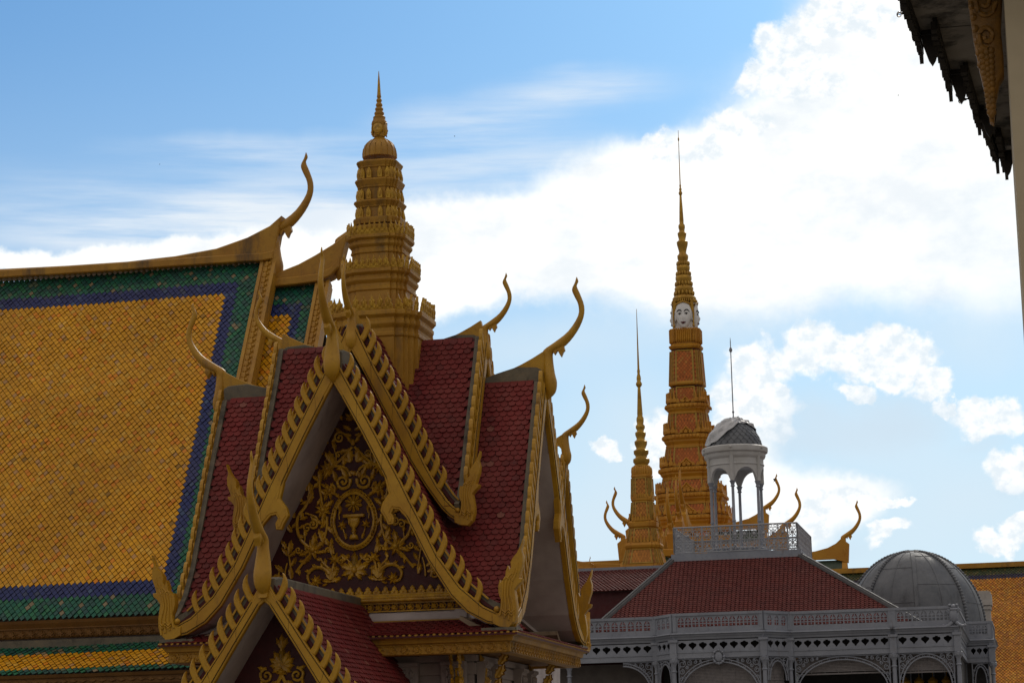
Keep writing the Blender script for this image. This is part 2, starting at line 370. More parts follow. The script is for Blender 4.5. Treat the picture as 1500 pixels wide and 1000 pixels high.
def leaf3(mb, fr, x, z, ang, ln, wd, lobes=3, h=.05, t0=0):
    """lobed leaf with a raised midrib lying on the plane fr(u,v,t)"""
    ca, sa = math.cos(ang), math.sin(ang); n = lobes*2+1; rim = []; mid = []
    for i in range(n+1):
        t = i/n; w = wd*(math.sin(math.pi*min(.98, t*.9+.08))**.8)*(1.0 if i % 2 else .66)
        if i == n: w = .004
        rim.append((t+(.06 if i % 2 else 0), w)); mid.append(t)
    P = lambda l, w, hh: fr(x+ca*l*ln-sa*w, z+sa*l*ln+ca*w, t0+hh)
    vs = []; fs = []
    for (l, w), m in zip(rim, mid):
        vs += [P(l, w, 0), P(m+.0, w*.55, h*.8), P(m, 0, h*.55*(1.3-m*.6)), P(m+.0, -w*.55, h*.8), P(l, -w, 0)]
    for i in range(n):
        for k in range(4): fs.append((i*5+k, i*5+k+1, i*5+5+k+1, i*5+5+k))
    mb.add(vs, fs)
def flower(mb, fr, x, z, r, n=8, h=.06, ctr=.3):
    for i in range(n): leaf3(mb, fr, x, z, 2*math.pi*i/n+.3, r, r*.30, 1, h)
    mb.ball((x, z, h*.8), r*ctr, r*ctr, h*.7, 10, 5, fr)
def vine(mb, fr, pts, r0=.035, r1=.02, leaves=0, ll=.16, both=True):
    P = smoothpath(pts, 6); n = len(P)
    mb.tube([fr(u, v, .03) for u, v in P], [r0+(r1-r0)*i/(n-1) for i in range(n)], 6)
    if leaves:
        pa = Path(P)
        for i in range(leaves):
            (u, v), (du, dv) = pa.at(pa.len*(i+.6)/leaves); a = math.atan2(dv, du)
            for sg in ((1, -1) if both else (1 if i % 2 else -1,)):
                leaf3(mb, fr, u, v, a+sg*.75, ll*(1-.25*i/leaves), ll*.28, 2, .05)
def spiral(mb, fr, x, z, r, a0, turns, w=.035, sg=1, leaves=0):
    P = []
    for i in range(int(22*turns)+1):
        t = i/(22*turns); a = a0+sg*2*math.pi*turns*t; rr = r*(1-t)**.8*.92+r*.10
        P.append((x+rr*math.cos(a), z+rr*math.sin(a)))
    n = len(P); mb.tube([fr(u, v, .03) for u, v in P], [w*(1-.45*i/(n-1)) for i in range(n)], 6)
    mb.ball((P[-1][0], P[-1][1], .03), w*1.1, w*1.1, w*1.3, 8, 5, fr)
    if leaves:
        pa = Path(P)
        for i in range(leaves):
            (u, v), (du, dv) = pa.at(pa.len*.62*(i+.2)/leaves); a = math.atan2(dv, du); leaf3(mb, fr, u, v, a-sg*.8, .15, .05, 2, .05)

# ------------------------------------------------------------------ the red pavilion
def loc(px, py, Y): p = atY(px, py, Y); return (p.x-PVX, p.z)
OUT1 = [loc(*q, 50) for q in [(490, 524), (499, 540), (516, 571), (550, 634), (570, 672), (586, 702), (600, 731), (614, 758), (641, 813), (674, 858), (708, 887), (738, 901)]]
INN1 = [loc(*q, 50) for q in [(489, 560), (500, 580), (530, 634), (570, 713), (595, 758), (626, 820), (660, 873), (684, 897), (713, 912), (742, 917)]]
CURL = [loc(*q, 50) for q in [(489, 560), (500, 580), (530, 634), (563, 698), (569, 722), (560, 736), (557, 748), (564, 759), (568, 768), (576, 767), (577, 758), (573, 751), (576, 745), (584, 746), (595, 758), (626, 820), (660, 873), (684, 897), (713, 912), (742, 917)]]
Y2 = 51.45
OUT2 = [loc(*q, Y2) for q in [(517, 470), (522, 481), (550, 540), (600, 631), (623, 680), (641, 712), (655, 732), (664, 741), (676, 748)]]
INN2 = [loc(*q, Y2) for q in [(517, 512), (530, 540), (600, 675), (623, 712), (646, 744), (657, 755), (669, 763), (682, 768)]]
YP = 45.1
OUT3 = [loc(*q, YP) for q in [(389, 846), (407, 878), (450, 945), (494, 1009), (525, 1052), (560, 1085)]]
INN3 = [loc(*q, YP) for q in [(389, 880), (394, 886), (430, 943), (466, 1002), (500, 1058), (550, 1098)]]
def fix0(p): return [(0.0, p[0][1])]+[(max(s, .01), z) for s, z in p[1:]]
OUT1, INN1, CURL, OUT2, INN2, OUT3, INN3 = map(fix0, (OUT1, INN1, CURL, OUT2, INN2, OUT3, INN3))
pav = root('red_roofed_pavilion', 'gold-trimmed pavilion with red scale-tiled cross gables, carved red pediment and a tiered gold tower', 'pavilion', (PVX, PVY, 0))

def redtile():
    k = random.uniform(.88, 1.12); w = random.random()
    c = (.142*k, .017*k, .017*k)
    if w > .985: c = (.20, .075, .055)
    elif w > .85: c = (.115*k, .019*k, .019*k)
    return c
def scallop(mb, T, path, a0, a1, w, e, sgn, clip=None, off=.02, colf=redtile, lift=.038):
    pa = Path(path); rows = int(pa.len/e)
    shp = [(-.5, 0), (-.5, .62), (-.42, .84), (-.24, .96), (0, 1), (.24, .96), (.42, .84), (.5, .62), (.5, 0)]
    ln = e*1.55
    for r in range(rows):
        t0 = r*e
        if t0+e*.6 > pa.len: continue
        for c in range(int((a1-a0)/w)+1):
            ac = a0+(c+(.5 if r % 2 else 0))*w
            if ac < a0+w*.4 or ac > a1-w*.4: continue
            if clip and not clip(ac, pa.at(t0)[0][0]): continue
            top = []; bot = []; j = random.uniform(-.006, .006); jl = lift+random.uniform(-.006, .010)
            for u, q in shp:
                t = t0+q*ln; (s, z), (ds, dz) = pa.at(t); h = off+jl*q; ns, nz = -dz, ds
                top.append(T(sgn*(s+ns*h), ac+u*w*.97+j, z+nz*h)); h2 = h-.032
                bot.append(T(sgn*(s+ns*h2), ac+u*w*.97+j, z+nz*h2))
            n = len(shp)
            mb.add(top+bot, [tuple(range(n))]+[(i, n+i, n+i+1, i+1) for i in range(n-1)], tuple(x_*(1+.30*mnoise.noise(V((ac*.8, t0*.6, a0+a1)))) for x_ in colf()))
def slab(mb, T, up, lo, a0, a1, sgn, clip=False):
    """closed band between two profiles extruded along the ridge"""
    rings = []; n = min(len(up), len(lo))
    for i in range(n):
        (s, z), (s2, z2) = up[i], lo[i]
        st = min(max(a0, s-.12), a1-.01) if clip else a0; st2 = min(max(a0, s2-.12), a1-.01) if clip else a0
        rings.append([T(sgn*s, st, z), T(sgn*s, a1, z), T(sgn*s2, a1, z2), T(sgn*s2, st2, z2)])
    mb.loft(rings)
def offs(path, d):
    pa = Path(path); out = []
    for i, l in enumerate(pa.l):
        (s, z), (ds, dz) = pa.at(max(l-1e-4, 0)); (s2, z2), (d2, e2) = pa.at(l+1e-4)
        a, b = -(dz+e2)/2, (ds+d2)/2; n = math.hypot(a, b); out.append((max(path[i][0]+a/n*d, 0 if i else 0), path[i][1]+b/n*d))
    out[0] = (0, path[0][1]+d/.9); return out
tooth_mesh = None
def bargeboards(par, T, out, inn, L, sharp=True, teeth=True, sp=.335, scale=1.0, mt=m_gold, naga=1.0, name='bargeboard', curl=None, cut=.55):
    """pair of boards with flame teeth and naga ends; teeth are sub-parts where they face the viewer"""
    global tooth_mesh
    for sgn in (-1, 1):
        mb = MB(); poly = [(sgn*s, z) for s, z in out]+[(sgn*s, z) for s, z in reversed(curl or inn)]
        fr = lambda u, v, t: T(u, t, v)
        mb.prism(poly, fr, L-.14, L, .012)
        # raised inner panel leaves a groove along both edges
        q = inset(ccw(poly), .045); mb.prism(q, fr, L-.02, L+.018, .014)
        for side, dd in ((out, -.040), (inn, .045)):
            g_ = offs(side, dd)[1:]; mb.tube([fr(sgn*u, v, L+.012) for u, v in g_], .007, 4, mi=1)  # dark tubes put the groove's shade into colour
        po_, pi_ = Path(out), Path(inn); nj = max(2, int(po_.len/1.25))
        for i in range(nj):
            f_ = (i+.75+random.uniform(-.15, .15))/(nj+.3); (u0, v0), _ = po_.at(po_.len*f_); (u1, v1), _ = pi_.at(pi_.len*f_)
            mb.tube([fr(sgn*(u0+(u1-u0)*q_+random.uniform(-.012, .012)), v0+(v1-v0)*q_+random.uniform(-.015, .015), L+.017) for q_ in (.06, .25, .45, .6, .8, .94)], .004, 4, mi=1)
        # thin rail and tile edge between the teeth
        po = Path(out)
        for d, w, dep in ((.17, .035, .05),):
            up = offs(out, d+w); lo = offs(out, d)
            mb.prism([(sgn*s, z) for s, z in up[1:-1]]+[(sgn*s, z) for s, z in reversed(lo[1:-1])], fr, L-.10, L-.05)
        bo = mb.build(name, [mt, m_joint_groove], par)
        # naga head at the foot
        if naga:
            nb = MB(); s0, z0 = inn[-1]; zz = z0-.03; ss = s0+.06
            npoly = [(sgn*(ss+naga*u), zz+naga*v) for u, v in NAGA]
            nb.prism(npoly, fr, L-.16, L+.05, .012, .03)
            for kk in range(4):
                pts = [(.10-.10*kk, .12+.05*kk), (.12-.09*kk, .45), (.05-.06*kk, .75), (.10-.07*kk, 1.0), (.20-.08*kk, 1.2-.03*kk), (.24-.075*kk, 1.42-.12*kk)]
                P = smoothpath([(sgn*(ss+naga*u), zz+naga*v) for u, v in pts], 4)
                nb.tube([fr(u, v, L+.045) for u, v in P], [.035*naga*(1-.5*i/len(P)) for i in range(len(P))], 6)
            for bz in (.30, .36):
                nb.tube([fr(sgn*(ss+naga*u), zz+naga*(bz+.04*math.cos(u*40)), L+.07) for u in (-.14, -.07, 0, .07, .14)], .02*naga, 6)
            nb.ball((sgn*(ss-.27*naga), zz+.42*naga, L+.02), .07*naga, .07*naga, .05, 8, 6, lambda u, v, t: fr(u, v, t))
            nb.build('naga_head', mt, par, 40)
        if not teeth: continue
        pa = Path(out); n = int((pa.len-.5-cut)/sp)
        merged = MB()
        for i in range(n+1):
            t = .5+i*sp; (s, z), (ds, dz) = pa.at(t)
            fl = max(0, min(1, (abs(ds)-.62)/.3)); sc = scale*(1-.2*fl)
            if teeth == 'parts':
                if tooth_mesh is None:
                    tm = MB(); tm.prism(TOOTH, lambda u, v, w: V((u, v, w)), -.045, .045, .022)
                    ob = tm.build('flame_tooth', mt); tooth_mesh = ob
                    tooth = ob; ob.parent = bo
                else:
                    tooth = tooth_mesh.copy(); COL.objects.link(tooth); tooth.parent = bo
                p = T(sgn*s, L-.05, z)-ORG[bo.name]; U = (T(sgn, 0, 0)-T(0, 0, 0))*sc; N_ = (T(0, 1, 0)-T(0, 0, 0)); Zv = V((0, 0, 1))*sc*random.uniform(.96, 1.04)
                m4 = Matrix.Identity(4)
                for r in range(3): m4[r][0], m4[r][1], m4[r][2], m4[r][3] = U[r], Zv[r], N_[r], p[r]
                rot = Matrix.Rotation(fl*.35+random.uniform(-.03, .03), 4, 'Z')
                tooth.matrix_local = m4 @ rot
                if mt.name not in [x.name for x in tooth.data.materials]: pass
            else:
                merged.prism([(sgn*(s+sc*u), z+sc*v) for u, v in TOOTH], fr, L-.095, L-.005, .022)
        if merged.v: merged.build('flame_teeth', mt, bo)
def trim(path, s0=.17):
    pa = Path(path); out = []
    for i in range(300):
        (s, z), _ = pa.at(pa.len*i/299)
        if s >= s0: out.append((s, z)); break
    return out+[p for p in path if p[0] > s0+.03]
def roof_tier(par, T, out, inn, L, a0, wall_a, diag=True, tiles=True, w=.185, e=.145, sides=(-1, 1), soff=True):
    for sgn in sides:
        up = trim(offs(out, .10)); lo = trim(offs(out, .02))
        mb = MB(); slab(mb, T, up, lo, a0, L-.10, sgn, diag); mb.build('roof_deck', m_redbase, par)
        if tiles:
            tb = MB(); scallop(tb, T, up, max(a0, .6), L-.16, w, e, sgn, (lambda a, s: a > s*.94-.12) if diag else None)
            tb.build('tiled_roof_slope', m_red, par, None, False)
        vb = MB(); v2 = offs(out, .20)
        vb.prism([(sgn*s, z) for s, z in v2[1:]]+[(sgn*s, z) for s, z in reversed(lo[1:])], lambda u, v, t: T(u, t, v), L-.22, L-.105); vb.build('verge_strip', m_stone, par)
        if soff:
            sb = MB(); ii = offs(inn, .05); slab(sb, T, ii, inn, wall_a-.05, L-.12, sgn, diag); sb.build('soffit', m_white, par)
def ridge_end(par, T, L, z, sc=1.0, cap=True, mt=m_gold, hs=None):
    mb = MB(); horn(mb, T, L, z, hs or sc); mb.build('horn_finial', mt, par, 50)
    wb = MB(); wb.prism([(L+sc*a, z+sc*b) for a, b in WEDGE], lambda u, v, t: T(t, u, v), -.09*sc, .09*sc, .015); wb.build('ridge_crest', mt, par)
    if cap:
        cb = MB(); cb.prism([(L+sc*a, z+sc*b) for a, b in CAP], lambda u, v, t: T(t, u, v), -.20, .20, .02); cb.build('ridge_cap', m_stone, par)

_p0, _p1, _p2 = atY(508, 763, 51.6), atY(509, 763, 51.6), atY(508, 673, 51.6)
PB = .26*(_p1.x-_p0.x); PBZ = .26*(_p2.z-_p0.z)/90
def pediment(par, T, wa, apex, zb, half, inn, detail=True):
    """dark red tympanum with carved gilding"""
    fr = lambda u, v, t: T(u, wa+t, v)
    poly = [(0, inn[0][1]+.05)]+[(s, z) for s, z in inn[1:] if z > zb]
    # close on the base line
    pa = Path(inn)
    for i in range(400):
        (s, z), _ = pa.at(pa.len*i/400)
        if z < zb: break
    poly.append((s, zb)); full = poly+[(-s, z) for s, z in reversed(poly[1:])]
    mb = MB(); mb.prism(full, fr, -.1, 0); mb.build('pediment_panel', m_panel, par)
    if not detail: return
    ax, ay = 415, 962; zr0_ = atY(508, 850, 51.6).z
    c = lambda x, y: ((x-ax)*PB, zr0_+(ay-y)*PBZ)
    rb = MB(); wb = MB(); ub = MB()
    # oval wreath, urn and ten-petalled flower
    for i in range(46):
        a = 2*math.pi*i/46; r1 = (118, 152); x = ax+math.sin(a)*r1[0]*(1-.10*max(0, math.cos(a))); y = 626-math.cos(a)*r1[1]-(12 if math.cos(a) > .95 else 0)
        tang = math.atan2(math.sin(a)*r1[1], math.cos(a)*r1[0])
        u, v = c(x, y)
        for sg in (-1, 1): leaf3(wb, fr, u, v, -tang+sg*.5+math.pi*(0 if math.sin(a) < 0 else 1)*0, .10, .032, 1, .05, .03)
    P = []
    for i in range(49):
        a = 2*math.pi*i/48; P.append(fr(*c(ax+math.sin(a)*113*(1-.10*max(0, math.cos(a))), 626-math.cos(a)*150), .05))
    wb.tube(P, .035, 6)
    P = []
    for i in range(49):
        a = 2*math.pi*i/48; P.append(fr(*c(ax+math.sin(a)*130*(1-.10*max(0, math.cos(a))), 626-math.cos(a)*166), .03))
    wb.tube(P, .022, 6)
    flower(wb, fr, *c(ax, 778), .10, 6)
    wb.build('wreath_medallion', m_carve, par, 50)
    u, v = c(413, 532)
    for i in range(10):
        a = math.pi/2+2*math.pi*i/10; d = (math.cos(a), math.sin(a)); n = (-d[1], d[0])
        q = lambda l, w, h: fr(u+d[0]*l+n[0]*w, v+d[1]*l+n[1]*w, h)
        ub.add([q(.05, .015, .02), q(.17, .042, .02), q(.225, 0, .03), q(.17, -.042, .02), q(.05, -.015, .02), q(.15, 0, .075)], [(0, 1, 5), (1, 2, 5), (2, 3, 5), (3, 4, 5), (4, 0, 5)])
    ub.ball((u, v, .05), .06, .06, .04, 10, 5, fr)
    x0, z0 = c(356, 612); x1, z1 = c(474, 594); ub.prism([(x0, z0), (x1, z0), (x1, z1), (x0, z1)], fr, 0, .10, .015)
    up = [(380, 612), (384, 640), (395, 662), (405, 672), (405, 684), (400, 688), (400, 692), (408, 698), (404, 706), (396, 712), (392, 722), (390, 736), (438, 736), (436, 722), (432, 712), (424, 706), (420, 698), (428, 692), (428, 688), (423, 684), (423, 672), (433, 662), (446, 640), (450, 612)]
    ub.prism([c(*q) for q in up], fr, 0, .11, .04)
    for k in range(5): ub.ball((c(390+k*12, 638)[0], c(0, 638)[1], .10), .018, .06, .02, 8, 5, fr)
    ub.build('urn_relief', m_carve, par, 50)
    for sg in (1, -1):
        m = lambda x, y: (sg*c(x, y)[0], c(x, y)[1])
        A = lambda a: a if sg > 0 else math.pi-a
        fl = lambda x, y, r, n=8: flower(rb, fr, *m(x, y), r*PB*1.02, n, .08)
        lf = lambda x, y, a, l, w=.3: leaf3(rb, fr, *m(x, y), A(math.radians(a)), l*PB*1.05, l*PB*w*.95, 3, .07)
        vn = lambda pts, r0=9, r1=5, lv=0, ll=44: vine(rb, fr, [m(*q) for q in pts], r0*PB*.85, r1*PB*.8, int(lv*1.4), ll*PB*1.0, False)
        sp = lambda x, y, r, a0, tu, w=9, s2=1, lv=0: spiral(rb, fr, *m(x, y), r*PB, A(math.radians(a0)), tu, w*PB*.9, s2*sg, lv)
        # inside the wreath
        fl(349, 652, 26, 6); vn([(352, 672), (362, 705), (368, 732)], 4, 4); lf(372, 730, 110, 34); vn([(333, 620), (330, 590), (336, 560)], 4, 3); lf(334, 590, 80, 40, .25); lf(334, 570, 95, 34, .25)
        # head palmette
        for a, l in ((95, 62), (135, 52), (165, 40)): lf(410, 62, a, l)
        lf(405, 120, 150, 56); lf(405, 150, 170, 46); sp(336, 158, 30, 60, 1.4, 9, 1, 2); vn([(395, 170), (365, 140), (345, 128)], 8, 8); lf(402, 190, 120, 46)
        vn([(409, 215), (370, 255), (330, 295), (275, 330)], 8, 10, 3, 58); fl(266, 330, 44); lf(300, 320, 105, 84); lf(290, 300, 120, 70); lf(262, 340, 190, 40); lf(270, 350, 240, 46); lf(300, 345, 285, 62)
        vn([(300, 330), (318, 270), (300, 205)], 5, 4); lf(312, 225, 110, 44, .35); lf(396, 300, 95, 74, .35); lf(400, 300, 150, 60)
        vn([(290, 320), (340, 320), (380, 340), (398, 380)], 8, 10, 2, 56); sp(355, 410, 42, 20, 1.5, 11, -1)
        lf(345, 330, 300, 70); lf(365, 320, 200, 50)
        # side flowers
        fl(280, 455, 46, 7); sp(285, 452, 30, 90, 1.0, 8, -1); lf(262, 470, 250, 40); lf(305, 470, 320, 44); lf(262, 440, 140, 40)
        vn([(228, 372), (222, 430), (232, 500), (240, 560)], 9, 8, 3, 52); lf(226, 400, 95, 62); lf(220, 400, 140, 50); fl(240, 562, 46, 8); lf(240, 590, 270, 54); lf(258, 545, 40, 56)
        vn([(262, 600), (262, 660), (248, 720), (228, 760)], 9, 7, 4, 58); lf(240, 740, 110, 70)
        # outer vine
        vn([(176, 470), (140, 540), (100, 590), (92, 650), (112, 720), (160, 768)], 10, 11, 4, 48); lf(160, 520, 80, 72, .35); lf(170, 470, 95, 62, .35); sp(183, 640, 28, 100, 1.5, 9, -1); vn([(140, 575), (175, 588), (205, 605), (208, 640)], 7, 8, 2, 40)
        lf(112, 610, 20, 44); lf(104, 660, 30, 40); vn([(135, 735), (140, 690)], 5, 3); lf(138, 705, 90, 36, .4)
        fl(180, 782, 52, 8); lf(180, 770, 80, 76); lf(160, 790, 200, 58); lf(205, 770, 40, 60); lf(170, 805, 240, 50); lf(215, 795, 0, 48)
        vn([(160, 815), (120, 860), (86, 905)], 9, 9, 2, 40)
        # far corner sprays
        vn([(60, 905), (52, 850), (44, 800)], 7, 5); lf(45, 800, 80, 70); lf(42, 810, 130, 56); lf(50, 815, 40, 50); lf(58, 870, 60, 52)
        vn([(20, 955), (24, 900), (36, 850)], 6, 5); lf(14, 900, 140, 60); lf(10, 930, 170, 60)
        # lower scrolls
        sp(198, 950, 78, 20, .78, 12, 1, 4); fl(200, 958, 34, 8)
        vn([(284, 955), (276, 900), (240, 860), (225, 830)], 11, 6, 3, 44); fl(304, 840, 36, 7); vn([(300, 862), (285, 950)], 8, 10, 2, 52); lf(290, 815, 100, 62); sp(270, 790, 18, 200, 1.1, 7, -1); vn([(300, 810), (290, 770), (280, 745)], 7, 5); lf(284, 770, 85, 44)
        lf(286, 950, 60, 70); lf(282, 955, 120, 60); lf(285, 965, 20, 58); lf(285, 965, 170, 52); lf(262, 975, 200, 30)
        # foot palmette
        for a, l in ((90, 92), (55, 60), (22, 86), (-20, 74), (-55, 62)): lf(415, 905, 180-a, l, .30)
        vn([(405, 880), (385, 855), (368, 838)], 6, 5); lf(366, 845, 60, 34, .45); lf(366, 845, 130, 40, .4); lf(366, 845, 190, 34, .4)
        # fillers along the raking edge and beside the wreath
        for x, y, a, l in ((352, 60, 110, 40), (310, 110, 120, 44), (268, 190, 115, 52), (240, 250, 120, 48), (205, 330, 110, 54), (150, 450, 110, 50), (120, 510, 120, 46), (78, 600, 115, 52), (60, 680, 120, 52), (30, 770, 120, 50), (60, 940, 100, 60), (130, 860, 60, 48), (330, 900, 160, 46)):
            lf(x, y, a, l, .32)
        sp(150, 660, 24, 40, 1.2, 7, 1); sp(340, 850, 20, 90, 1.2, 7, 1); sp(100, 780, 20, 0, 1.2, 7, -1); sp(330, 255, 18, 0, 1.2, 6, 1)
        # scroll at the outer foot
        vn([(-10, 958), (-14, 920), (-4, 880)], 8, 5); sp(-28, 945, 26, 60, 1.3, 8, 1)
    rb.ball((0, c(0, 905)[1], .06), .07, .08, .05, 10, 6, fr); rb.ball((0, c(0, 190)[1], .06), .06, .08, .05, 10, 6, fr)
    rb.build('foliage_relief', m_carve, par, 50)

ZB = atY(560, 868, 51.6).z        # tympanum base line
WA = PVY-51.6                     # tympanum plane, from the tower axis
def pv_z(y, Y): return atY(560, y, Y).z
for k in range(4):
    T = T_of(PVX, PVY, k)
    vis = k in (0, 1, 3)
    roof_tier(pav, T, OUT1, INN1, PVW, 0, WA, True, vis)
    bargeboards(pav, T, OUT1, INN1, PVW, teeth='parts' if k == 0 else 'merged', curl=CURL, naga=1.0 if k % 2 == 0 else 0)
    ridge_end(pav, T, PVW, ZA)
    L2 = PVY-Y2; z2 = ZA+atY(515, 510, Y2).z-atY(484, 554, 50).z
    roof_tier(pav, T, OUT2, INN2, L2, 0, L2-.5, True, vis)
    bargeboards(pav, T, OUT2, INN2, L2, teeth='parts' if k == 0 else 'merged', naga=.88 if k % 2 == 0 else 0, mt=m_gold, cut=.75)
    ridge_end(pav, T, L2-.10, z2, .92, True, m_gold, .75)
    # infill under the upper tier
    ib = MB(); p2 = [(0, INN2[0][1]+.1)]+INN2[1:-1]; low = [(s, z-.9) for s, z in reversed(INN2[1:-1])]
    for sg in (-1, 1): ib.prism([(sg*s, z) for s, z in p2+low+[(0, INN2[0][1]-1.4)]], lambda u, v, t: T(u, t, v), L2-.6, L2-.5)
    ib.build('gable_infill', m_redbase, pav)
    pediment(pav, T, WA, None, ZB, 0, INN1, k in (0, 1))
    # mouldings under the tympanum
    zs = {y: pv_z(y, 51.5) for y in (858, 871, 882, 884, 896, 910, 913)}
    hw = 2.55
    mb = MB(); fr = lambda u, v, t: T(u, WA+t, v)
    mb.box(-hw, hw, zs[871], zs[871]+.03, -.05, .09, fr)
    nte = 24
    for i in range(nte):
        u = -hw+(i+.5)*2*hw/nte
        mb.prism([(u-.085, zs[871]+.02), (u-.10, zs[871]+.08), (u-.05, zs[871]+.12), (u-.055, zs[871]+.15), (u, zs[871]+.21), (u+.055, zs[871]+.15), (u+.05, zs[871]+.12), (u+.10, zs[871]+.08), (u+.085, zs[871]+.02)], fr, 0, .07, .02)
        mb.ball((u, zs[871]+.09, .07), .035, .045, .02, 6, 4, fr)
    mb.build('palmette_frieze', m_carve, pav)
    mb = MB(); za, zb_ = zs[871], zs[882]; h = za-zb_
    mb.prism([(0, za), (.10, za), (.13, za-.03), (.13, za-.06), (.19, za-.10), (.20, zb_+.02), (.16, zb_), (0, zb_)], lambda u, v, t: fr(t, v, u), -hw-.1, hw+.1)
    for i in range(90):
        u = -hw+(i+.5)*2*hw/90
        for j in (0, 1): leaf3(mb, fr, u+(.03 if j else 0), za-.075-.05*j, math.radians(205), .085, .022, 1, .03, .17+.02*j)
    mb.build('rope_moulding', m_carve, pav)
    mb = MB(); za, zb_ = zs[882]-.002, zs[896]
    mb.box(-hw-.05, hw+.05, zb_+.0, za, -.05, .06, fr, 1); mb.box(-hw-.08, hw+.08, za-.035, za, .06, .12, fr); mb.box(-hw-.08, hw+.08, zb_, zb_+.028, .06, .11, fr)
    nl = 27
    for i in range(nl):
        u = -hw+(i+.5)*2*hw/nl; zc = (za+zb_)/2
        for a in range(7): leaf3(mb, fr, u, zc, 2*math.pi*a/7+.4, .085, .03, 1, .04, .06)
        mb.tube([fr(u+.098*math.cos(b), zc+.078*math.sin(b), .075) for b in (-1.2, -.6, 0, .6, 1.2)], .012, 5)
    mb.build('leaf_frieze', [m_carve, m_panel], pav)
    mb = MB(); za, zb_ = zs[896]-.002, zs[910]
    mb.prism([(-.1, za), (.02, za), (.22, za-.05), (.27, zb_+.03), (.27, zb_), (-.1, zb_)], lambda u, v, t: fr(t, v, u), -2.70, 2.70)
    mb.build('white_ledge', m_white, pav)
    mb = MB(); mb.box(-2.79, 2.79, zs[913]+.001*k, zs[910]-.002-.001*k, -.1, .30, fr); mb.build('ledge_fillet', m_gold_b, pav)
    # tiled skirt, its gold cornice and corner blocks
    ysk = (51.2, 49.93); zt, ze = zs[913]-.01, pv_z(932, 49.95)
    a0s, a1s = PVY-ysk[0], PVY-ysk[1]
    pth = [(0, zt), (a1s-a0s, ze)]
    Tk = lambda s, a, z: T(a, a0s+s, z)
    tb = MB(); scallop(tb, Tk, pth, -a1s, a1s, .185, .16, 1, lambda a, s: abs(a) < a0s+s-.02, .02); tb.build('skirt_tiles', m_red, pav, None, False)
    mb = MB(); mb.loft([[T(-a0s, a0s, zt), T(a0s, a0s, zt)], [T(-a1s, a1s, ze), T(a1s, a1s, ze)], [T(-a1s, a1s, ze-.05), T(a1s, a1s, ze-.05)]], False, closed=False); mb.build('skirt_deck', m_redbase, pav, None, False)
    z = [pv_z(y, 50.0) for y in (934, 944.5, 960)]
    a = a1s
    prof = [(a-.02, ze-.03), (a-.04, z[0]-.02), (a-.12, z[0]-.05), (a-.14, z[1]+.02), (a-.20, z[1]), (a-.20, z[2]+.02), (a-.23, z[2]), (a-.5, z[2]), (a-.5, ze-.1)]
    mb = MB(); mb.loft([[T(-q, q, zz), T(q, q, zz)] for q, zz in prof], False, closed=False)
    nl = 28; ac = a-.20; zc = (z[1]+z[2])/2; fr2 = lambda u, v, t: T(u, ac+t, v)
    for i in range(nl):
        u = -ac+(i+.5)*2*ac/nl
        for b in range(6): leaf3(mb, fr2, u-.01, zc, 2*math.pi*b/6+.2, .085, .035, 1, .03, 0)
        mb.tube([fr2(u+.11*math.cos(b), zc+.10*math.sin(b), .01) for b in (-1.3, -.65, 0, .65, 1.3)], .018, 5)
        mb.tube([fr2(u-.13+.26*q, z[1]-.03+.012*math.sin(q*9), .012) for q in (0, .33, .66, 1)], .010, 4)
    for i in range(60):
        u = -a+(i+.5)*2*a/60; mb.ball((u, z[0]+.03, -.02), .05, .035, .03, 6, 4, lambda uu, v, t: T(uu, a+t, v))
    mb.build('gold_cornice', m_gold_b, pav)
    mb = MB(); aw = 2.85
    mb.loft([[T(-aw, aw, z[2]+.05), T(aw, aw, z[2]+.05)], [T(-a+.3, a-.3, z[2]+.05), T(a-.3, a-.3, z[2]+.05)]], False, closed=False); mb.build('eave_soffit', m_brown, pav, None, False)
    # corner wedge block where the bargeboards land
    zc = pv_z(918, 50)
    for sg in (-1, 1):
        mb = MB(); mb.box(min(sg*(PVW+.05), sg*(PVW-.75)), max(sg*(PVW+.05), sg*(PVW-.75)), PVW-.62, PVW+.02, zc-.17, zc-.10, T); mb.build('eave_plate', m_stone, pav)
        mb = MB(); mb.prism([(sg*(PVW-.72), zc-.20), (sg*(PVW-.72), zc-.06), (sg*(PVW-1.0), zc+.04), (sg*(PVW-1.35), zs[910]), (sg*(PVW-1.35), zs[913]-.05), (sg*(PVW-1.0), zc-.10)], lambda u, v, t: T(u, t, v), WA, PVW-.45); mb.build('eave_fillet', m_cream, pav)
# valley strips
vb = MB()
for k in range(4):
    T = T_of(PVX, PVY, k)
    up = offs(OUT1, .13)
    for sg in (1,):
        pts = [(s, z) for s, z in up if s > .5]
        vb.loft([[T(s-.16, s+.10, z+.05), T(s, s, z+.012), T(s+.10, s-.16, z+.05)] for s, z in pts], False, closed=False)
vb.build('valley_flashing', m_redbase, pav, None, False)
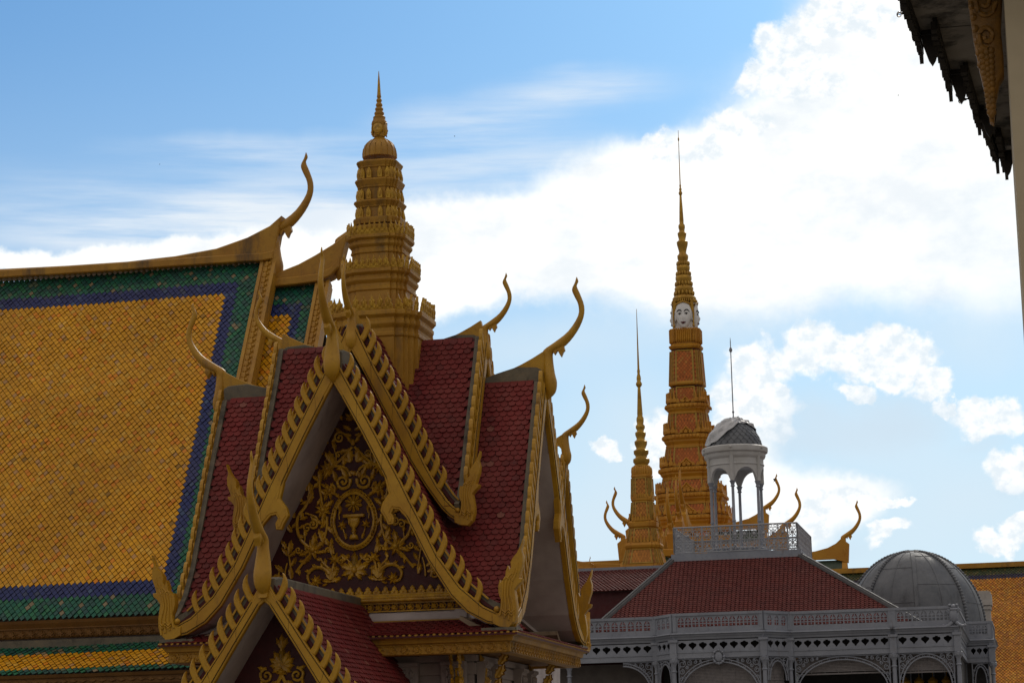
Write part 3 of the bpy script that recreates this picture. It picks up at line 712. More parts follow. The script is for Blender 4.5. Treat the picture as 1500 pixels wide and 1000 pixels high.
# body of the pavilion
zsf = pv_z(960, 50.0)+.05
mb = MB(); aw = 2.85; mb.box(PVX-aw, PVX+aw, PVY-aw, PVY+aw, 0, zsf)
for k in range(4):
    T = T_of(PVX, PVY, k)
    mb.box(-aw-.06, aw+.06, aw, aw+.10, zsf-.16, zsf-.02, T); mb.box(-aw-.03, aw+.03, aw, aw+.06, zsf-.45, zsf-.20, T)
mb.build('wall', m_pwall, pav)
for k in range(4):
    T = T_of(PVX, PVY, k)
    for u in (-2.45, -1.35, 1.35, 2.45):
        pb = MB(); fr = lambda a, b, c: T(u+a, aw+c, b)
        pb.box(-.19, .19, 0, zsf-.75, .0, .16, fr)
        pb.prism([(0, zsf-.17), (.26, zsf-.17), (.26, zsf-.24), (.20, zsf-.28), (.17, zsf-.60), (.15, zsf-.70), (.19, zsf-.74), (0, zsf-.74)], lambda q, v, t: T(u+t, aw+.06+q, v), -.28, .28)
        for i in range(3):
            for j in range(2): leaf3(pb, fr, -.14+.14*i, zsf-.66+.16*j, math.pi/2, .17, .06, 2, .05, .24+.02*j)
        pb.build('pilaster', m_pwall, pav)
    # flame brackets under the eaves, two at each corner
    for u, lean in ((aw-.25, 1), (-aw+.25, -1)):
        bb = MB(); fr = lambda q, v, t: T(u+t, aw+.1+q, v)
        o = [(.02, 1.05), (.12, .92), (.10, .78), (.2, .66), (.16, .5), (.26, .40), (.22, .30), (.36, .24), (.34, .14), (.52, .10), (.62, 0), (.78, .0), (.66, -.16), (.50, -.22), (.46, -.40), (.30, -.46), (.28, -.68), (.14, -.75), (.10, -1.0), (0, -1.1)]
        bb.prism([(q, zsf-1.05+v+.98) if v > 0 and False else (q, zsf-.95+v*.9) for q, v in o], fr, -.09, .09, .04)
        for i in range(6):
            for sg in (-1, 1): leaf3(bb, lambda q, v, t: fr(q, v, sg*t), .06+.08*i, zsf-1.75+.30*i, 1.0, .34, .11, 3, .06, .08)
        bb.build('eave_bracket', m_carve, pav)
# front porch
T = T_of(PVX, PVY, 0); LP = PVY-YP; ZP = atX(387, 868, PVX).z
roof_tier(pav, T, OUT3, INN3, LP, PVY-51.55, LP-1.2, False, True, .16, .13)
bargeboards(pav, T, OUT3, INN3, LP, teeth='parts', sp=.335, naga=0, cut=.1)
mb = MB(); horn(mb, T, LP, ZP, .97); mb.build('horn_finial', m_gold, pav, 50)
cb = MB(); cb.prism([(LP-.12, ZP+.30), (LP-.5, ZP+.36), (PVY-51.45, ZP+.36), (PVY-51.45, ZP-.02), (LP-.12, ZP-.02)], lambda u, v, t: T(t, u, v), -.20, .20, .03); cb.build('ridge_cap', m_stone, pav)
wb = MB(); wb.prism([(LP+.02, ZP+.45), (LP-.25, ZP+.2), (LP-.45, ZP+.13), (LP-.3, ZP-.1), (LP+.1, ZP-.1)], lambda u, v, t: T(t, u, v), -.09, .09, .02); wb.build('ridge_crest', m_gold, pav)
fr = lambda u, v, t: T(u, LP-1.15+t, v)
mb = MB(); mb.prism([(0, INN3[0][1])]+INN3[1:]+[(-s, z) for s, z in reversed(INN3[1:])], fr, -.1, 0); mb.build('pediment_panel', m_panel, pav)
rb = MB(); zc = atY(412, 985, YP+1.15).z
for sg in (-1, 1):
    for a, l in ((90, .40), (60, .34), (30, .30), (0, .26), (-35, .24)): leaf3(rb, fr, 0, zc+.15, math.radians(a) if sg > 0 else math.pi-math.radians(a), l, .09, 3, .07)
    spiral(rb, fr, sg*.33, zc-.05, .15, math.pi/2, 1.4, .035, -sg, 2); spiral(rb, fr, sg*.62, zc-.5, .2, math.pi/2, 1.4, .04, -sg, 3)
    vine(rb, fr, [(0, zc-.05), (sg*.2, zc-.35), (sg*.5, zc-.55)], .04, .03, 3, .2)
    leaf3(rb, fr, 0, zc+.5, math.pi/2+sg*.5, .25, .07, 2, .06)
leaf3(rb, fr, 0, zc+.45, math.pi/2, .35, .08, 3, .06); flower(rb, fr, 0, zc+.02, .12, 8)
rb.build('foliage_relief', m_carve, pav, 50)
for sg in (-1, 1):
    mb = MB(); mb.box(sg*1.9-.2, sg*1.9+.2, LP-.9, LP-.5, 0, OUT3[-1][1]-.1, T); mb.box(sg*1.9-.27, sg*1.9+.27, LP-.97, LP-.43, OUT3[-1][1]-.45, OUT3[-1][1]-.15, T); mb.build('porch_column', m_white, pav)
mb = MB(); mb.box(-2.3, 2.3, PVY-51.4, LP-.4, OUT3[-1][1]-.1, OUT3[-1][1]+.12, T); mb.build('porch_beam', m_gold_b, pav)

# ---- tower over the crossing
def redent(cx, cy, a, z, n=2):
    q = [(1, .56), (.92, .56), (.92, .74), (.83, .74), (.83, .83), (.74, .83), (.74, .92), (.56, .92), (.56, 1)] if n == 2 else [(1, .62), (.87, .62), (.87, .87), (.62, .87), (.62, 1)]
    pts = []
    for k in range(4):
        c, s = ((1, 0), (0, 1), (-1, 0), (0, -1))[k]
        for x, y in q: pts.append(V((cx+a*(c*x-s*y), cy+a*(s*x+c*y), z)))
    return pts
def tz(y, a=0, x=558): return atY(x, y, PVY-a).z
tower = None
def stack(mb, cx, cy, lst, n=2):
    mb.loft([redent(cx, cy, a, z, n) for a, z in lst])
def antefix_shape(w, h):
    return [(-.5*w, 0), (-.46*w, .35*h), (-.3*w, .42*h), (-.34*w, .62*h), (-.14*w, .72*h), (0, h), (.14*w, .72*h), (.34*w, .62*h), (.3*w, .42*h), (.46*w, .35*h), (.5*w, 0)]
def faces_of(cx, cy, a):
    out = []
    for k in range(4):
        T = T_of(cx, cy, k)
        out += [(T, a, -.53*a, .53*a), (T, .92*a, -.72*a, -.57*a), (T, .92*a, .57*a, .72*a), (T, .83*a, -.83*a, -.74*a), (T, .83*a, .74*a, .83*a)]
    return out
def antefix_row(mb, cx, cy, a, z, w, h, main=5, tilt=.12):
    for T, pl, u0, u1 in faces_of(cx, cy, a):
        n = main if u1-u0 > .8*a else 1; st = (u1-u0)/n
        for i in range(n):
            u = u0+(i+.5)*st; ww = min(w, max(st, w*.75)); hh = h*random.uniform(.93, 1.05)
            fr = lambda x, y, t: T(u+x, pl+t+y*tilt, z+y)
            mb.prism(antefix_shape(ww, hh), fr, -.05*w, .16*w, .05*w)
            mb.ball((0, hh*.42, .18*w), ww*.16, hh*.22, .08*w, 6, 4, fr)
            for sg in (-1, 1): mb.ball((sg*ww*.27, hh*.2, .15*w), ww*.13, hh*.13, .07*w, 6, 4, fr)
KW = 54.1/3400/1.05/2            # total silhouette px -> half side in metres
def HW(p): return p*KW
mb = MB(); zb0 = 8.0
body = []
def cornice(w0, w1, y0, y1):
    """stepped mouldings from the body width w0 (bottom) out to w1 (top)"""
    st = [(0, 0), (.25, .06), (.25, .16), (.10, .20), (.10, .34), (.45, .44), (.60, .50), (.60, .62), (.40, .66), (.40, .72), (.82, .80), (1, .84), (1, .97), (.94, 1)]
    return [(HW(w0+(w1-w0)*k), tz(y0+(y1-y0)*t, HW(w1))) for k, t in st]
lst = [(HW(143), zb0)]+cornice(143, 160, 492, 453)
lst += [(HW(120), tz(452.6, HW(160)))]+[(HW(103), tz(451, HW(160)))]
lst += cornice(100, 117, 423, 391)
lst += [(HW(88), tz(390.5, HW(117))), (HW(85), tz(389, HW(117)))]+cornice(84, 100, 368, 341)
lst += [(HW(84), tz(340.5, HW(100))), (HW(82), tz(325, HW(100)))]
mb.loft([redent(PVX, PVY, a, z) for a, z in lst])
mb2 = MB()
def smallcor(w, wc, y0, y1):
    t = lambda y: tz(y, HW(wc))
    return [(HW(w), t(y0)), (HW(w+2), t(y0)), (HW(w+4), t(y0-1.5)), (HW(w+3), t(y0-2.5)), (HW(wc), t(y1+2.5)), (HW(wc), t(y1+1)), (HW(wc-3), t(y1)), (HW(w-6), t(y1-.5))]
l2 = [(HW(78), tz(324.5, HW(80))), (HW(80), tz(318, HW(80))), (HW(80), tz(316, HW(80))), (HW(67), tz(315, HW(80)))]
l2 += smallcor(66, 78, 301, 290)+smallcor(63, 74, 272, 259)+smallcor(60, 69, 243, 232)
mb2.loft([redent(PVX, PVY, a, z) for a, z in l2])
tower = mb.build('tower', m_gold_b, pav)
mb2.build('upper_tier', m_gold_b, tower)
for (y, wpx, w, h, mn) in ((453, 152, .33, .34, 5), (391, 112, .27, .28, 5), (341, 95, .23, .30, 5)):
    ab = MB(); antefix_row(ab, PVX, PVY, HW(wpx), tz(y, HW(wpx))-.02, w*.9, h*1.15, mn+1); ab.build('antefix_row', m_gilt, tower)
for (y, wpx) in ((315.5, 71), (289, 68), (258, 65)):
    a_ = HW(wpx); z_ = tz(y, a_)
    for T, pl, u0, u1 in faces_of(PVX, PVY, a_):
        for u in ([-.28*a_, .28*a_] if u1-u0 > .3 else [(u0+u1)/2]):
            ab = MB(); fr = lambda x, yy, t: T(u+x, pl+t, z_+yy)
            ab.prism([(-.06, -.03), (-.062, .14), (-.03, .22), (0, .26), (.03, .22), (.062, .14), (.06, -.03)], fr, -.04, .035, .012)
            ab.ball((0, .10, .03), .03, .09, .03, 6, 5, fr)
            ab.build('niche_relief', m_gilt, tower)
# loose horn at the corners of every small roof edge are tiny; dome, head and needle
mb = MB(); zc = tz(232)
dome = [(26.5, 232), (26.5, 226), (25.5, 220), (23, 214.5), (19, 210), (14, 206.5), (11, 205.5), (11.5, 204.5), (9, 203), (6.5, 201), (6, 199)]
mb.lathe([(r*54.1/3400, tz(y)) for r, y in dome], (PVX, PVY, 0), 32)
for i in range(16):
    a = 2*math.pi*i/16; mb.tube([V((PVX+(r+.2)*54.1/3400*math.cos(a), PVY+(r+.2)*54.1/3400*math.sin(a), tz(y))) for r, y in dome[:6]], .014, 5)
mb.build('dome', m_gold_b, tower, 40)
def four_heads(par, cx, cy, r, z0, z1, mf, mhair, painted):
    """four faces looking the four ways on one block"""
    h = z1-z0; hb = MB(); eb = MB(); lb = MB(); kb = MB()
    hb.lathe([(r*.80, z0), (r*.86, z0+h*.25), (r*.9, z0+h*.6), (r*.88, z1)], (cx, cy, 0), 20)
    for k in range(4):
        T = T_of(cx, cy, k); fr = lambda s, a, z: T(s*r, a*r, z0+z*h)
        # face: an oval built from rings, chin tapering
        def wid(t): return .76*math.sin(math.pi*min(1, .07+t*.78))**.55*(.74+.28*min(1, t*1.7))
        def surf(x, z):
            t = min(1, max(0, (z-.06)/.90)); w = wid(t); dep = .42*math.sin(math.pi*(.10+t*.72))**.45
            y = .74+dep*math.sqrt(max(0, 1-min(1, (x/w)**2)))
            y += math.exp(-((x/.085)**2))*max(0, 1-abs((z-.41)/.19))**.8*(.17 if z < .45 else .11)
            y -= .06*math.exp(-(((abs(x)-.25)/.13)**2))*math.exp(-(((z-.54)/.06)**2))
            y += .06*math.exp(-((x/.20)**2))*math.exp(-(((z-.235)/.04)**2))+.05*math.exp(-((x/.16)**2))*math.exp(-(((z-.11)/.05)**2))
            return y
        rings = []
        for i in range(25):
            t = i/24; w = wid(t); z = .06+t*.90; rings.append([fr(w*math.cos(math.pi*j/20), surf(w*math.cos(math.pi*j/20), z), z) for j in range(21)])
        hb.loft(rings, False, closed=False)
        on = lambda x, z, o=.015: fr(x, surf(x, z)+o, z)
        for sg in (-1, 1):
            hb.ball((sg*.70, .80, .46), .07, .10, .17, 8, 6, fr)
            if painted:
                eb.tube([on(sg*x, z) for x, z in ((.10, .615), (.19, .665), (.31, .685), (.44, .665), (.55, .61))], [r*.02, r*.05, r*.055, r*.045, r*.02], 6)
                kb.tube([on(sg*x, z) for x, z in ((.12, .535), (.18, .56), (.26, .572), (.35, .56), (.43, .535))], [r*.012, r*.028, r*.034, r*.03, r*.015], 6)
                eb.ball((sg*.27, surf(.27, .53)+.01, .530), .065, .03, .034, 8, 6, fr)
            else:
                hb.ball((sg*.26, surf(.26, .54), .54), .11, .05, .045, 8, 5, fr)
        lips = lb if painted else hb
        lips.tube([on(x, .245-.012*math.cos(x*9)) for x in (-.24, -.13, 0, .13, .24)], [r*.012, r*.05, r*.05, r*.05, r*.012], 6)
        lips.tube([on(x, .200) for x in (-.16, 0, .16)], [r*.012, r*.055, r*.012], 6)
        # diadem, side pendants
        crown.tube([fr(-.68, .84, .66), fr(-.58, .95, .90), fr(0, 1.12, .99), fr(.58, .95, .90), fr(.68, .84, .66)], r*.08, 6)
        for i in range(9):
            u = -.64+.16*i; crown.ball((u, 1.04-.30*abs(u), 1.04), .075, .08, .07, 6, 5, fr)
        for sg in (-1, 1):
            crown.tube([fr(sg*.88, .80, .72), fr(sg*.88, .84, .45), fr(sg*.80, .86, .16)], [r*.045, r*.05, r*.045], 6); crown.ball((sg*.80, .86, .13), .07, .07, .07, 6, 5, fr)
            crown.prism([(sg*.78, .62), (sg*.88, .62), (sg*.86, 1.08), (sg*.60, 1.08)], lambda u, v, t: fr(u, t, v), .60, .82)
    o = hb.build('four_faced_head', mf, par, 60)
    if painted:
        eb.build('brow', m_black, o, 40); kb.build('eye', m_black, o, 40); lb.build('lips', m_lip, o, 40)
    return o
cb_ = MB(); crown = MB()
four_heads(tower, PVX, PVY, 11.0*54.1/3400, tz(201), tz(181), m_carve, m_carve, False)
R_ = 54.1/3400
crown.lathe([(r*R_, tz(y)) for r, y in [(11.5, 183), (12.5, 181), (11, 178), (10, 176), (9.5, 173), (10, 172), (7, 169.5), (7.5, 168), (8, 166), (5.5, 163), (6.5, 161), (6.5, 159), (4.2, 157), (5.4, 155), (5.2, 153), (3.2, 150), (4.5, 148), (4.2, 146), (2.6, 144), (3.6, 142), (3, 139), (2.6, 138), (1.6, 120), (.3, 104)]], (PVX, PVY, 0), 16)
crown.build('crown_spire', m_gold_b, tower, 50)
mb = MB(); mb.lathe([(r*R_, tz(y)) for r, y in [(3.1, 139), (2.9, 137), (1.8, 120), (.5, 105)]], (PVX+.0, PVY, 0), 12); mb.build('needle', m_gilt, tower, 50)
# flashing collar where the tower meets the roof
mb = MB(); stack(mb, PVX, PVY, [(HW(150), 9.2), (HW(150), 9.4), (HW(146), 9.42)]); mb.build('collar', m_stone, tower)

# ------------------------------------------------------------------ diamond tile roofs
def dtile(kind):
    k = random.uniform(.90, 1.10); w = random.random()
    if kind == 'y':
        if w < .07: c = (.62, .21, .007)
        elif w < .15: c = (.60, .32, .03)
        elif w < .19: c = (.46, .24, .08)
        elif w < .195: c = (.30, .15, .015)
        elif w < .62: c = (.58, .262, .005)
        else: c = (.62, .292, .006)
    elif kind == 'b':
        c = (.018, .030, .125) if w < .88 else (.040, .055, .11)
        if w > .95: c = (.04, .07, .15)
    else:
        c = (.010, .105, .068) if w < .45 else (.016, .075, .066) if w < .72 else (.016, .13, .062) if w < .92 else (.08, .115, .075)
        if w > .965: c = (.20, .155, .09)
    return tuple(q*k for q in c)
def diamonds(mb, O, U, D, lu, ld, dx, dy, kindf, lift=.022, keep=None):
    """rhombic tiles on the plane through O: U along the eave, D down the slope"""
    N_ = U.cross(D).normalized()
    if N_.z < 0: N_ = -N_
    rows = int(ld/(dy/2))+1
    for r in range(rows):
        q = r*dy/2
        for i in range(int(lu/dx)+2):
            p = (i+(.5 if r % 2 else 0))*dx
            if p > lu or q > ld: continue
            if keep and not keep(p, q): continue
            pn_ = 1+.22*mnoise.noise(V((p*.35, q*.22, 3)))+.14*mnoise.noise(V((p*1.3, q*.9, 9))); c = tuple(x_*pn_ for x_ in dtile(kindf(p, q))); h = random.uniform(-.006, .008)+.018*math.sin(p*.8+q*.55)+.012*math.sin(q*1.9-p*.35); sk = random.uniform(-.010, .010)
            f = .452
            vs = [O+U*(p+a*dx)+D*(q+b*dy)+N_*(t+h) for a, b, t in ((0, -f, 0), (f, 0, lift*.5+sk), (0, f, lift), (-f, 0, lift*.5-sk))]
            vs += [O+U*(p+a*dx)+D*(q+b*dy)+N_*(t+h-.016) for a, b, t in ((f, 0, lift*.5), (0, f, lift), (-f, 0, lift*.5))]
            mb.add(vs, [(0, 1, 2, 3), (1, 4, 5, 2), (2, 5, 6, 3)], c)

# ------------------------------------------------------------------ yellow hall on the left
YR, YE = 64.3, 58.3
XH = atY(386, 386, YR).x
zr = atY(386, 386, YR).z; zr0 = atY(0, 409, YR).z
ze = (atY(222, 893, YE).z+atY(0, 917, YE).z)/2
hall = root('yellow_tiled_hall', 'long hall with a steep yellow diamond-tiled roof edged blue and green', 'hall', (XH-8, YR, 0))
XL = -36.0
sl_ = V((0, YE-YR, ze-zr)); ld = sl_.length; D = sl_.normalized(); U = V((-1, 0, 0))
def kind1(p, q):
    a = min(p/.62, q/.70, (ld-q)/.72); b = min((p-.62)/.41, (q-.70)/.38, (ld-.72-q)/.40)
    return 'g' if a < 1 else ('b' if b < 1 else 'y')
O = V((XH, YR, zr))
mb = MB(); diamonds(mb, O, U, D, XH-XL, ld, .172, .215, kind1); mb.build('tiled_roof_slope', m_tile, hall, None, False)
mb = MB(); n_ = U.cross(D); n_ = n_ if n_.z > 0 else -n_
mb.add([O-n_*.045, V((XL, YR, zr))-n_*.045, V((XL, YR, zr))+sl_-n_*.045, O+sl_-n_*.045, O-n_*.2, V((XL, YR, zr))-n_*.2, V((XL, YR, zr))+sl_-n_*.2, O+sl_-n_*.2], [(0, 1, 2, 3), (4, 5, 6, 7), (0, 4, 7, 3), (3, 7, 6, 2)])
bk = V((0, YR-YE, ze-zr)); mb.add([O, V((XL, YR, zr)), V((XL, YR, zr))+bk, O+bk], [(0, 1, 2, 3)])
mb.build('roof_deck', m_mortar, hall, None, False)
# ridge beam rising towards the gable, horn
def ridgebeam(par, X0, X1, yr, ptsT, ptsB, name='ridge_crest', mt=m_gold_b, th=.22):
    poly = [(atY(x, y, yr).x, atY(x, y, yr).z) for x, y in ptsT]+[(atY(x, y, yr).x, atY(x, y, yr).z) for x, y in reversed(ptsB)]
    b = MB(); b.prism(poly, lambda u, v, t: V((u, yr-t, v)), -th, th, .04)
    q = [(atY(x, y, yr).x, atY(x, y, yr).z) for x, y in ptsB]
    b.prism([(u, v+.20) for u, v in q]+[(u, v-.04) for u, v in reversed(q)], lambda u, v, t: V((u, yr-t, v)), -th-.08, th+.08, .03)
    return b.build(name, mt, par)
ridgebeam(hall, 0, 0, YR, [(-160, 408), (0, 396), (100, 391), (190, 385), (260, 377), (320, 366), (365, 350), (398, 333), (415, 318)], [(-160, 419), (0, 408), (100, 402), (190, 396), (260, 391), (320, 387), (365, 384), (388, 383), (404, 380)])
def place_horn(par, k, neck, tip, Y, mt, thick=1.0, cap=False):
    """horn whose neck and tip are given as photo points on the plane Y"""
    p0, p1 = atY(*neck, Y), atY(*tip, Y)
    nk = ((HORN[8][0][0]+HORN[8][1][0])/2, (HORN[8][0][1]+HORN[8][1][1])/2); sc = (p1.z-p0.z)/(HORN[0][0][1]-nk[1])
    T = T_of(p0.x, Y, k); b = MB(); horn(b, T, -sc*nk[0], p0.z-sc*nk[1], sc, True, thick)
    if cap:
        w_ = MB(); w_.prism([(-sc*nk[0]+sc*a, p0.z-sc*nk[1]+sc*z) for a, z in WEDGE], lambda u, v, t: T(t, u, v), -.09, .09, .015); w_.build('ridge_crest', mt, par)
    return b.build('horn_finial', mt, par, 50)
place_horn(hall, 1, (403, 340), (440, 224), YR, m_gold_b)
def verge(par, X, w, P0, D, l, mt, hgt=.30, n_=None):
    """carved verge board lying along the slope"""
    b = MB(); n_ = V((0, 1, 0)).cross(V((0, 0, 1)))
    nn = V((0, -D.z, D.y)); nn = nn if nn.z > 0 else -nn
    fr = lambda u, q, t: V((X+u, P0.y, P0.z))+D*q+nn*t
    b.box(0, w, 0, l, -.25, hgt*.5, fr); b.box(-.04, .06, 0, l, -.1, hgt*.62, fr); b.box(w-.07, w+.03, 0, l, -.1, hgt*.62, fr)
    i = 0.12
    while i < l-.2:
        leaf3(b, lambda u, v, t: fr(u, v, t), w*.5-.03, i, math.pi/2, .24, .09, 2, .07, hgt*.5); b.ball((w*.62, i+.05, hgt*.5), .05, .07, .06, 6, 4, fr); i += .21
    return b.build('verge_board', mt, par)
P0 = V((XH, YR, zr)); verge(hall, XH+.02, .42, P0, D, ld, m_gold_b, .34)
# second, lower tier to the right
X2 = atY(466, 413, YR).x; zr2 = atY(470, 417, YR).z; O2 = V((X2, YR, zr2)); sl2 = V((0, YE-YR, ze-zr)); ld2 = sl2.length
def kind2(p, q):
    a = min(p/.36, q/.70); b = min((p-.36)/.32, (q-.70)/.38)
    return 'g' if a < 1 else ('b' if b < 1 else 'y')
mb = MB(); diamonds(mb, O2, U, D, X2-XH-.35, ld2-.6, .172, .215, kind2); mb.build('lower_tier_slope', m_tile, hall, None, False)
mb = MB(); q0 = [O2-n_*.045, V((XH, YR, zr2))-n_*.045, V((XH, YR, zr2))+sl2-n_*.045, O2+sl2-n_*.045]; mb.add(q0, [(0, 1, 2, 3)]); bk2 = V((0, YR-YE, ze-zr)); mb.add([O2, V((XH, YR, zr2)), V((XH, YR, zr2))+bk2, O2+bk2], [(0, 1, 2, 3)]); mb.build('lower_tier_deck', m_mortar, hall, None, False)
verge(hall, X2+.02, .36, O2, D, ld2-.6, m_gold_b, .32)
ridgebeam(hall, 0, 0, YR, [(392, 409), (410, 401), (440, 389), (464, 376), (490, 360), (512, 343)], [(392, 423), (410, 420), (440, 417), (470, 413), (487, 405), (500, 392)], 'ridge_crest')
place_horn(hall, 1, (498, 352), (527, 262), YR, m_gold_b)
# gable walls closing the ends, body, eaves and lower skirt
mb = MB(); mb.prism([(YR, zr-.1), (YE+.3, ze), (YE+.3, 0), (2*YR-YE-.3, 0), (2*YR-YE-.3, ze)], lambda u, v, t: V((t, u, v)), XL, XH-.3); mb.build('wall', m_white, hall)
mb = MB(); mb.prism([(YR, zr2-.15), (YE+.3, ze-.5), (YE+.3, 0), (2*YR-YE-.3, 0), (2*YR-YE-.3, ze-.5)], lambda u, v, t: V((t, u, v)), XH-.25, X2-.2); mb.build('gable_wall', m_white, hall)
zz = [atY(110, y, YE).z for y in (908, 917, 932, 940)]
mb = MB(); mb.prism([(.05, ze-.02), (.02, ze-.10), (-.06, zz[1]), (-.06, zz[1]-.03), (-.10, zz[1]-.04), (-.12, zz[2]+.06), (-.16, zz[2]), (-.5, zz[2]), (-.5, ze-.05)], lambda u, v, t: V((t, YE-u, v)), XL, XH)
x = XL+.1; i = 0
while x < XH-.1 and x < -20:
    fr = lambda u, v, t: V((x+u, YE+.11-t, (zz[1]+zz[2])/2+v))
    if x > -29:
        for b in range(6): leaf3(mb, fr, 0, -.02, 2*math.pi*b/6, .11, .045, 1, .03)
        mb.tube([fr(.14*math.cos(b), .10*math.sin(b)-.02, .01) for b in (-1.4, -.7, 0, .7, 1.4)], .014, 4)
    x += .28
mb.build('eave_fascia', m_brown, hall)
# skirt roof under the main eave
YS0, YS1 = YE+.1, YE-1.0
zs0, zs1 = atY(110, 944, YS0).z, atY(110, 985, YS1).z
Dk = V((0, YS1-YS0, zs1-zs0)); lk = Dk.length; Dk.normalize(); Ok = V((XH+1.5, YS0, zs0))
def kind3(p, q): return 'y' if lk*.26 < q < lk*.80 else 'g'
mb = MB(); diamonds(mb, Ok, U, Dk, Ok.x-XL, lk, .172, .215, kind3, .03); mb.build('skirt_tiles', m_tile, hall, None, False)
mb = MB(); nk_ = U.cross(Dk); nk_ = nk_ if nk_.z > 0 else -nk_; a_, b_ = Ok-nk_*.045, V((XL, YS0, zs0))-nk_*.045; mb.add([a_, b_, b_+Dk*lk, a_+Dk*lk], [(0, 1, 2, 3)]); mb.build('skirt_deck', m_mortar, hall, None, False)
mb = MB(); mb.box(XL, XH+1.5, YS0-.02, YS0+.3, zs0-.05, zs0+.16); mb.build('skirt_flashing', m_stone, hall)
zq = [atY(110, y, YS1).z for y in (988, 1002, 1014)]
mb = MB(); mb.prism([(.04, zs1-.02), (0, zq[0]-.05), (-.05, zq[0]-.07), (-.06, zq[1]), (-.10, zq[1]), (-.12, zq[2]), (-.5, zq[2]), (-.5, zs1-.05)], lambda u, v, t: V((t, YS1-u, v)), XL, XH+1.5)
x = -29
while x < XH+1.2:
    fr = lambda u, v, t: V((x+u, YS1+.05-t, (zq[0]+zq[1])/2+v-.03))
    mb.prism([(-.12, 0), (0, .05), (.12, 0), (0, -.05)], fr, 0, .03, .015); x += .27
mb.build('skirt_fascia', m_brown, hall)

# ------------------------------------------------------------------ small gabled wing behind the right gable
YW = 63.2
pa_ = atY(829, 664, YW); wx, wz = pa_.x, pa_.z
wing = root('small_gabled_wing', 'small red-tiled gabled wing with a slim horn finial peeping out behind the right-hand gable', 'wing', (wx-2.5, YW, 0))
T = T_of(wx-3.0, YW, 1); sc = .62; zb1 = OUT1[0][1]
OW = [(s*sc, wz+(z-zb1)*.86) for s, z in OUT1]; IW = [(s*sc, wz+(z-zb1)*.86) for s, z in INN1]
roof_tier(wing, T, OW, IW, 3.0, 0, 2.2, False, True, .185, .15)
bargeboards(wing, T, OW, IW, 3.0, teeth='merged', scale=.75, naga=.6)
place_horn(wing, 1, (829, 636), (857, 563), YW, m_gold, 1.0, True)
mb = MB(); mb.prism([(0, IW[0][1])]+IW[1:]+[(1.6, 0), (-1.6, 0)]+[(-s, z) for s, z in reversed(IW[1:])], lambda u, v, t: T(u, t, v), 0, 2.2); mb.build('gable_wall', m_white, wing)

# ------------------------------------------------------------------ grey iron pavilion
YM, YB_, YWG = 106.4, 105.0, 118.0
iron = root('iron_pavilion', 'grey iron pavilion with pierced balustrade, filigree arches, red hipped roof and a domed rooftop lantern', 'pavilion', (-11, 110, 0))
def zi(y): return atY(985, y, YB_).z
ZT, ZC, ZPB, ZK, ZF0, ZF1, ZBM, ZSP = zi(898.5), zi(902.5), zi(927), zi(937), zi(938.5), zi(955), zi(964.5), zi(964.5)
def ring_pts(poly, n=28):
    """resample a closed outline by angle around its centre"""
    cx = sum(p[0] for p in poly)/len(poly); cy = sum(p[1] for p in poly)/len(poly); out = []
    for i in range(n):
        a = 2*math.pi*(i+.5)/n; d = (math.cos(a), math.sin(a)); best = .001
        for j in range(len(poly)):
            x1, y1 = poly[j][0]-cx, poly[j][1]-cy; x2, y2 = poly[(j+1) % len(poly)][0]-cx, poly[(j+1) % len(poly)][1]-cy
            den = d[0]*(y2-y1)-d[1]*(x2-x1)
            if abs(den) < 1e-12: continue
            t = (x1*(y2-y1)-y1*(x2-x1))/den; u = (x1*d[1]-y1*d[0])/den
            if t > 0 and -1e-6 <= u <= 1+1e-6: best = max(best, t)
        out.append((cx+d[0]*best, cy+d[1]*best))
    return out
def holed(mb, fr, u0, u1, v0, v1, hole, th=.06):
    cx = sum(p[0] for p in hole)/len(hole); cy = sum(p[1] for p in hole)/len(hole)
    ho = ring_pts(hole, 32); ou = []
    for i in range(32):
        a = 2*math.pi*(i+.5)/32; d = (math.cos(a), math.sin(a)); t = 1e9
        if d[0] > 1e-9: t = min(t, (u1-cx)/d[0])
        if d[0] < -1e-9: t = min(t, (u0-cx)/d[0])
        if d[1] > 1e-9: t = min(t, (v1-cy)/d[1])
        if d[1] < -1e-9: t = min(t, (v0-cy)/d[1])
        ou.append((cx+d[0]*t, cy+d[1]*t))
    # keep the corners
    for c in ((u0, v0), (u1, v0), (u1, v1), (u0, v1)):
        k = min(range(32), key=lambda i: (ou[i][0]-c[0])**2+(ou[i][1]-c[1])**2); ou[k] = c
    vs = [fr(*p, th) for p in ou]+[fr(*p, th) for p in ho]+[fr(*p, 0) for p in ho]+[fr(*p, 0) for p in ou]; fs = []
    for i in range(32):
        j = (i+1) % 32
        for a in (0, 32, 64): fs.append((a+i, a+j, a+32+j, a+32+i))
    mb.add(vs, fs)
ARCHH = [(-.5, 0), (-.5, .52), (-.42, .72), (-.25, .90), (0, 1), (.25, .90), (.42, .72), (.5, .52), (.5, 0)]
SHIELD = [(0, -1), (-.28, -.55), (-.55, -.30), (-.95, .0), (-1, .35), (-.75, .6), (-.45, .55), (-.25, .8), (.25, .8), (.45, .55), (.75, .6), (1, .35), (.95, 0), (.55, -.30), (.28, -.55)]
